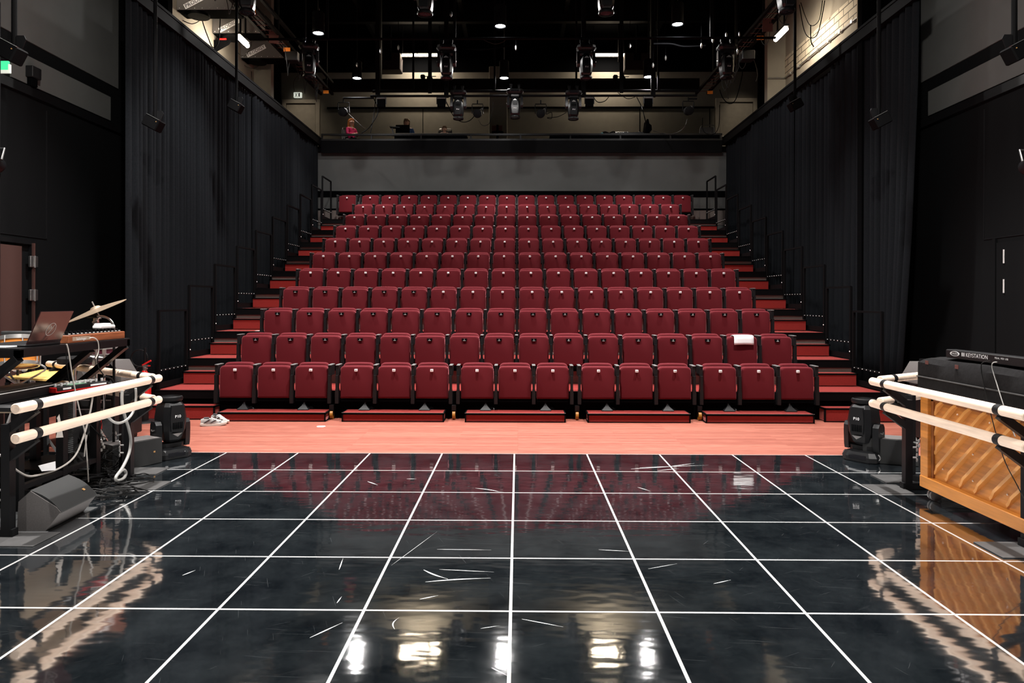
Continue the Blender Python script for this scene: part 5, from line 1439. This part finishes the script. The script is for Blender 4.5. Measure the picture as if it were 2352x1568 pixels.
# ================================================================ cables, hoses and papers under the table
def px_tube(pts, x, r, material, label, name='cable', n=6):
    P_ = [atx(a, b, x + (c[0] if c else 0)) for a, b, *c in pts]
    return tag(MB().tube(P_, r, n, 5).obj(name, MT[material]), label, 'cable' if name != 'hose' else 'hose')
px_tube([(153, 792), (157, 805), (164, 850), (172, 893), (180, 930), (190, 972), (196, 1000), (201, 1060), (204, 1108)], XT + .05, .006, 'cable', 'pale cable dropping straight from the table edge to the floor')
px_tube([(213, 912), (208, 945), (198, 985), (190, 1010), (178, 1040), (160, 1062), (130, 1080), (95, 1091), (66, 1095), (40, 1082), (18, 1062), (0, 1046)], XT + .0, .008, 'cable', 'thick pale cable curving from the barre down to the lower left')
px_tube([(200, 1000), (196, 1030), (194, 1050)], XT + .0, .005, 'cable', 'short pale cable crossing behind the lower bar')
px_tube([(312, 893), (313, 915), (309, 940), (300, 957), (288, 968), (272, 973), (258, 968), (245, 955)], xb - .10, .011, 'hose', 'pale hose looped round the far left barre post', 'hose', 8)
px_tube([(281, 898), (281, 930), (288, 960), (296, 985), (301, 1015), (296, 1045), (282, 1075), (267, 1097), (270, 1105), (284, 1100), (290, 1088), (284, 1080), (272, 1090)], xb - .16, .013, 'hose', 'thick grey hose hanging from the far left barre post to a coil on the floor', 'hose', 8)
px_tube([(150, 795), (152, 815), (155, 850), (160, 880)], XT + .03, .003, 'bcable', 'thin black cable hanging from the table edge')
px_tube([(205, 778), (215, 777), (224, 784), (227, 798), (226, 812), (220, 825)], XT + .015, .005, 'cable', 'blue and white plug lead bending over the table edge')
px_tube([(227, 812), (224, 830), (228, 848), (238, 862)], XT + .0, .005, 'bcable', 'black lead running down from the table edge to the red synthesiser')
px_tube([(240, 905), (242, 935), (236, 965), (230, 990), (232, 1010)], XT - .1, .004, 'bcable', 'thin dark cable hanging beside the chrome stand pole')
px_tube([(206, 975), (225, 995), (240, 1005), (252, 1005), (260, 995)], XT - .1, .004, 'bcable', 'thin dark cable swagged across the chrome stand pole')
px_tube([(236, 870), (244, 866), (256, 872), (262, 884), (258, 893)], XT - .1, .010, 'bcable', 'dark cable bundle curled at the end of the red synthesiser')
px_tube([(235, 1100), (229, 1118), (237, 1126), (252, 1120), (258, 1105), (250, 1090)], XT + .2, .005, 'bcable', 'black cable loop standing on the floor by the far post')
rnd = random.Random(21)
for k, w_ in enumerate(('nearest the wedge monitor', 'under the table', 'beside the far post', 'nearest the wall')):
    cb = MB()
    cxy = [(atz(250, 1140), .26), (atz(190, 1105), .34), (atz(262, 1112), .22), (atz(60, 1090), .4)][k]
    for j in range(9):
        a = rnd.random() * 6; r_ = cxy[1] * (.35 + .65 * rnd.random()); ox, oy = (rnd.random() - .5) * .22, (rnd.random() - .5) * .22
        cb.tube([(cxy[0].x + ox + r_ * cos(a + i * .75) * (1 + .2 * sin(i * 2 + j)), cxy[0].y + oy + r_ * .6 * sin(a + i * .75), .012 + .006 * (j % 4) + .022 * abs(sin(i * 1.3 + j))) for i in range(9)], .0045 + .0015 * (j % 3), 5, 4)
    tag(cb.obj('cable_tangle', MT['bcable']), f'tangle of black cables on the floor, {w_}', 'cables', 'cable tangles on the floor', 'stuff')
cb = MB()
p = atz(245, 1090)
for j in range(10):
    cb.tube([(p.x - .1 + .2 * rnd.random(), p.y - .1 + .25 * rnd.random(), .02 + .25 * f * (.6 + .4 * rnd.random())) for f in (0, .3, .7, 1, .4, .05)], .004, 5, 4)
tag(cb.obj('cable_tangle', MT['bcable']), 'upright knot of thin cables and plugs round the chrome stand', 'cables', 'cable tangles on the floor', 'stuff')
# plug cluster
t = thing('connector_cluster', 'cluster of pale plugs hanging on the chrome stand pole', 'plugs', at(238, 1005, 6.72))
pg = MB()
for i in range(7): pg.cyl((.012 * (i % 3) - .01, -.015, .06 - i * .028), (.012 * (i % 3) - .01, -.015, .035 - i * .028), .011, n=8)
pg.obj('plugs', MT['cable'], t)
MB().box(-.02, -.005, -.03, -.01, .08, .16).obj('red_tie', MT['redpaint'], t)
# papers
P_ = [atx(x, y, XT + .02) for x, y in ((89, 1071), (128, 1061), (129, 1081), (97, 1084))]
tag(MB().loft([P_, [q + V((-.003, 0, 0)) for q in P_]]).obj('paper_label', MT['paper'], None, 0), 'white printed paper stuck low under the keyboard table', 'paper')
P_ = [atx(x, y, XT - .25) for x, y in ((168, 1037), (198, 1042), (198, 1060), (185, 1058))]
tag(MB().loft([P_, [q + V((-.003, 0, 0)) for q in P_]]).obj('paper_sheet', MT['plate'], None, 0), 'grey paper sheet propped behind the table leg', 'paper')
# castor trolley under the table
p = atz(87, 1121)
t = thing('castor_trolley', 'low black trolley on a grey castor under the keyboard table', 'trolley', (p.x, p.y, .0045))
MB().lathe([(.02, -.016), (.062, -.014), (.062, .014), (.02, .016)], 20, M4.Translation((0, 0, .064)) @ M4.Rotation(pi / 2, 4, 'Y')).obj('castor_wheel', MT['speaker'], t)
MB().box(-.30, .03, -.04, .55, .135, .165, .006).box(-.028, -.018, -.03, .03, .05, .14).box(.018, .028, -.03, .03, .05, .14).obj('deck', MT['blackm'], t)
for x, y in ((-.26, 0), (-.26, .5), (0, .5)): MB().cyl((x - .012, y, .062), (x + .012, y, .062), .062).box(x - .02, x + .02, y - .02, y + .02, .10, .14).obj('rear_wheel', MT['rubber'], t)
# dark cloth bundle
vs, fs = [], []
p = atz(70, 1085); n1, n2 = 16, 9; rnd = random.Random(4)
for j in range(n2):
    a = pi / 2 * j / (n2 - 1)
    for i in range(n1):
        b_ = 2 * pi * i / n1; k = 1 + .18 * sin(3 * b_ + j) + .10 * sin(5 * b_ + 2 * j)
        vs.append((.30 * cos(a) * cos(b_) * k, .42 * cos(a) * sin(b_) * k, .42 * sin(a) * (1 + .12 * sin(4 * b_))))
fs = [(j * n1 + i, j * n1 + (i + 1) % n1, (j + 1) * n1 + (i + 1) % n1, (j + 1) * n1 + i) for j in range(n2 - 1) for i in range(n1)] + [tuple(range(n1))]
tag(MB().add(vs, fs).obj('cloth_bundle', MT['quilt'], None, 80, (XT - .62, p.y + .55, .0045)), 'crumpled black cloth bundle on the floor under the keyboard table', 'cloth')

# ================================================================ small things on the floor and by the steps
p = at(343, 905, 9.72)
t = thing('fire_extinguisher', 'red fire extinguisher on a black ring stand by the left aisle steps', 'fire extinguisher', (p.x, 9.6, 0))
zt = at(343, 852, 9.6).z
MB().lathe([(.075, .28), (.082, .30), (.082, zt - .10), (.07, zt - .055), (.035, zt - .02), (.03, zt)], 20).obj('cylinder', MT['redpaint'], t)
MB().cyl((0, 0, zt), (0, 0, zt + .05), .024).box(-.02, .05, -.012, .012, zt + .05, zt + .075).cyl((-.01, 0, zt + .03), (.05, -.03, zt + .03), .012).obj('valve', MT['steel'], t)
MB().bar((-.03, 0, zt + .07), (.085, 0, zt + .135), .02, .02).bar((-.03, 0, zt + .05), (.075, 0, zt + .065), .02, .015).obj('trigger', MT['redpaint'], t)
MB().tube([(-.02, 0, zt + .05), (-.10, -.02, zt + .02), (-.105, -.03, zt - .2), (-.09, -.03, zt - .35)], .011).obj('hose', MT['bcable'], t)
MB().box(-.045, .045, -.088, -.080, zt - .33, zt - .16).obj('instruction_label', MT['paper'], t)
MB().lathe([(.001, 0.0), (.17, 0), (.16, .02), (.001, .025)], 24).cyl((-.05, .10, .02), (-.05, .10, 1.0), .014).cyl((0, 0, .02), (0, 0, .28), .05).tube([(-.13 + .115 * cos(2 * pi * i / 20), .11, .86 + .115 * sin(2 * pi * i / 20)) for i in range(21)], .008, 6, 1).box(-.05, .0, .09, .1, zt - .14, zt - .1).obj('stand', MT['blackm'], t)

def sneaker(label, loc, rz, s=1.0):
    t = thing('sneaker', label, 'shoe', loc, rz, group='pair of sneakers')
    outl = [(-.14, .030), (-.12, .038), (-.05, .034), (.02, .038), (.08, .048), (.12, .042), (.15, .022), (.157, 0)]
    pts = [(x, y) for x, y in outl] + [(x, -y) for x, y in outl[-2::-1]]
    rise = lambda x: max(0, (x - .08)) * .22 + max(0, -.10 - x) * .3
    MB().loft([[(x * 1.0, y, rise(x)) for x, y in pts], [(x * 1.03, y * 1.05, .016 + rise(x)) for x, y in pts], [(x * .99, y * .95, .034 + rise(x) * .8) for x, y in pts]]).obj('sole', MT['shoew'], t)
    secs = []
    for x, w, h in ((-.136, .026, .085), (-.10, .034, .098), (-.05, .035, .095), (0, .036, .092), (.05, .040, .075), (.10, .042, .055), (.135, .032, .044), (.15, .012, .038)):
        secs.append([(x, w * cos(a), .028 + max(0, (h - .028)) * sin(a) ** .8 if sin(a) > 0 else .028) for a in [pi * k / 10 for k in range(11)]])
    MB().loft(secs).obj('upper', MT['shoeg'], t)
    MB().loft([[(-.10, .02 * cos(a), .10 + .0 + .008 * sin(a)) for a in [2 * pi * k / 8 for k in range(8)]], [(-.04, .022 * cos(a), .100 + .006 * sin(a)) for a in [2 * pi * k / 8 for k in range(8)]]]).obj('collar', MT['shoek'], t)
    lc = MB()
    for i in range(5): lc.tube([(-.015 + i * .022, -.024, .092 - i * .009), (-.01 + i * .022, 0, .101 - i * .010), (-.005 + i * .022, .024, .090 - i * .009)], .004, 5, 3)
    lc.obj('laces', MT['paper'], t)
    tr = MB()
    for sy in (-1, 1):
        for x0, x1, z0, z1 in ((-.10, -.02, .045, .085), (-.03, .045, .042, .075), (.05, .10, .038, .052)):
            tr.add([(x0, sy * .0385, z0), (x0 + .02, sy * .0395, z0), (x1, sy * .0375, z1), (x1 - .02, sy * .0365, z1), (x0, sy * .030, z0), (x0 + .02, sy * .030, z0), (x1, sy * .028, z1), (x1 - .02, sy * .028, z1)], [(0, 1, 2, 3), (4, 7, 6, 5), (0, 4, 5, 1), (1, 5, 6, 2), (2, 6, 7, 3), (3, 7, 4, 0)])
    tr.obj('side_stripes', MT['shoek'], t)
    t.scale = (s,) * 3
    return t
p = atz(488, 979); sneaker('pale running sneaker on the wooden floor, front one of the pair', (p.x, p.y + .02, .0), R(18), 1.08)
p = atz(499, 974); sneaker('pale running sneaker on the wooden floor, rear one of the pair', (p.x, p.y + .08, .0), R(-28), 1.08)
p = atz(738, 980)
tag(MB().lathe([(.001, .0), (.055, 0), (.055, .0015), (.001, .0018)], 24).obj('floor_spot', MT['paper'], None, 35, (p.x, p.y, .0006)), 'small white round marker on the wooden floor before the front row', 'marker')
# side boom lamps at the picture edges
for px, py, side in ((-6, 372, 'left'), (2358, 372, 'right')):
    p = at(px, py, 8.4)
    t = thing('boom_spotlight', f'black spotlight on a boom pole at the {side} edge of the stage', 'stage light', (p.x, 8.4, 0))
    MB().cyl((0, 0, .02), (0, 0, 5.2), .028).cyl((0, 0, .001), (0, 0, .03), .3, n=20).obj('boom', MT['blackm'], t)
    s_ = 1 if side == 'left' else -1
    MB().lathe([(.10, -.16), (.11, -.14), (.11, .08), (.08, .16)], 16, M4.Translation((s_ * -.0, -.14, p.z)) @ M4.Rotation(R(60), 4, 'X')).obj('body', MT['head'], t)
    MB().tube([(-.12, -.1, p.z), (-.12, -.05, p.z + .14), (.12, -.05, p.z + .14), (.12, -.1, p.z)], .012, 6, 1).obj('yoke', MT['steel'], t)
# ================================================================ light, camera
def lamp(kind, name, loc, power, col=(1, 1, 1), rot=(0, 0, 0), **kw):
    d = bpy.data.lights.new(name, kind); d.energy = power; d.color = col
    for k, v in kw.items(): setattr(d, k, v)
    o = bpy.data.objects.new(name, d); COL.objects.link(o); o.location = loc; o.rotation_euler = rot
    return o
COOL, WARM, NEUT = (1.0, .965, .93), (1, .87, .70), (1, .93, .85)
K = 1.0
# the pendant lamps seen in the photo: a narrow beam with some spill
def pend(x, y, z, pw, size=90, spill=40):
    lamp('SPOT', 'pendant_light', (x, y, z), pw * K, COOL, spot_size=R(size), spot_blend=1.0, shadow_soft_size=.09)
    if spill: lamp('SPOT', 'pendant_spill', (x, y, z - .03), spill * K, COOL, spot_size=R(176), spot_blend=.25, shadow_soft_size=.09)
for p in LAMPS: pend(p.x, p.y, p.z - .01, 1250, 92, 250 if p.y < 16 else 60)
# the same lamps further forward, above the frame
for y, pw in ((11.4, 2300), (8.5, 2700)):
    for x in (-4.05, -.37, 3.25): pend(x, y, 7.22, pw, 90, 0)
# stage work lights above the dance floor
for y, pw in ((4.6, 3600), (1.3, 1900)):
    for x in (-4.05, -.37, 3.25): pend(x, y, 7.22, pw, 77, 45)
for s_ in (-1, 1): lamp('SPOT', 'added_wall_fill', (s_ * 1.5, 3.2, 7.0), 1500 * K, NEUT, (R(62), 0, R(-s_ * 52)), spot_size=R(80), spot_blend=.8, shadow_soft_size=.12)  # added unseen spots that brighten the side walls
# fluorescents over the gallery and along the side walls
for x0, x1 in ((922, 1008), (1362, 1433)):
    a, b = at(x0, 127, 22.3), at(x1, 127, 22.3)
    lamp('AREA', 'gallery_tube_light', ((a.x + b.x) / 2, 22.5, a.z - .06), 46 * K, WARM, (R(28), 0, 0), shape='RECTANGLE', size=1.1, size_y=.08)
for x, y, z, s_ in ((_tl.x, _tl.y + .25, _tl.z - .05, -1), (_tr.x, _tr.y + .3, _tr.z - .05, 1)):
    lamp('AREA', 'side_tube_light', (x + s_ * .05, y, z), 80 * K, WARM, (0, R(-s_ * 55), 0), shape='RECTANGLE', size=.08, size_y=.6)
for x, s_ in ((-6.0, -1), (6.0, 1)):
    lamp('AREA', 'side_tube_light', (x, 12.4, 8.7), 60 * K, WARM, (0, R(-s_ * 55), 0), shape='RECTANGLE', size=.08, size_y=1.0)

for x, pw in ((-7.0, 90), (7.15, 60)): lamp('SPOT', 'gallery_door_light', (x, 21.6, 9.6), pw * K, WARM, (R(24), 0, 0), spot_size=R(52), spot_blend=.9, shadow_soft_size=.1)
lamp('SPOT', 'added_gallery_fill', (-4.75, 20.3, 9.6), 260 * K, NEUT, (0, R(0), 0), spot_size=R(40), spot_blend=.9, shadow_soft_size=.1)  # added unseen spot that brightens the seated woman
w = bpy.data.worlds.new('hall'); SC.world = w; w.use_nodes = True
w.node_tree.nodes['Background'].inputs[0].default_value = (.5, .55, .6, 1); w.node_tree.nodes['Background'].inputs[1].default_value = 0.0

cam = bpy.data.cameras.new('camera'); co = bpy.data.objects.new('camera', cam); COL.objects.link(co)
cam.sensor_width = 36; cam.lens = F / 2352 * 36; cam.clip_end = 200
cam.shift_x = -(CX - 1176) / 2352; cam.shift_y = (CY - 784) / 2352
ROLL = .0018
co.matrix_world = M4.Translation((0, 0, H)) @ M4.Rotation(TH, 4, 'Z') @ M4.Rotation(pi / 2, 4, 'X') @ M4.Rotation(ROLL, 4, 'Z')
SC.camera = co
vs = SC.view_settings
SC.display_settings.display_device = 'sRGB'
vs.view_transform = 'Standard'; vs.look = 'None'; vs.gamma = 1; vs.use_curve_mapping = False; vs.exposure = 0.0
try: SC.cycles.max_bounces = 8; SC.cycles.sample_clamp_indirect = 6
except Exception: pass
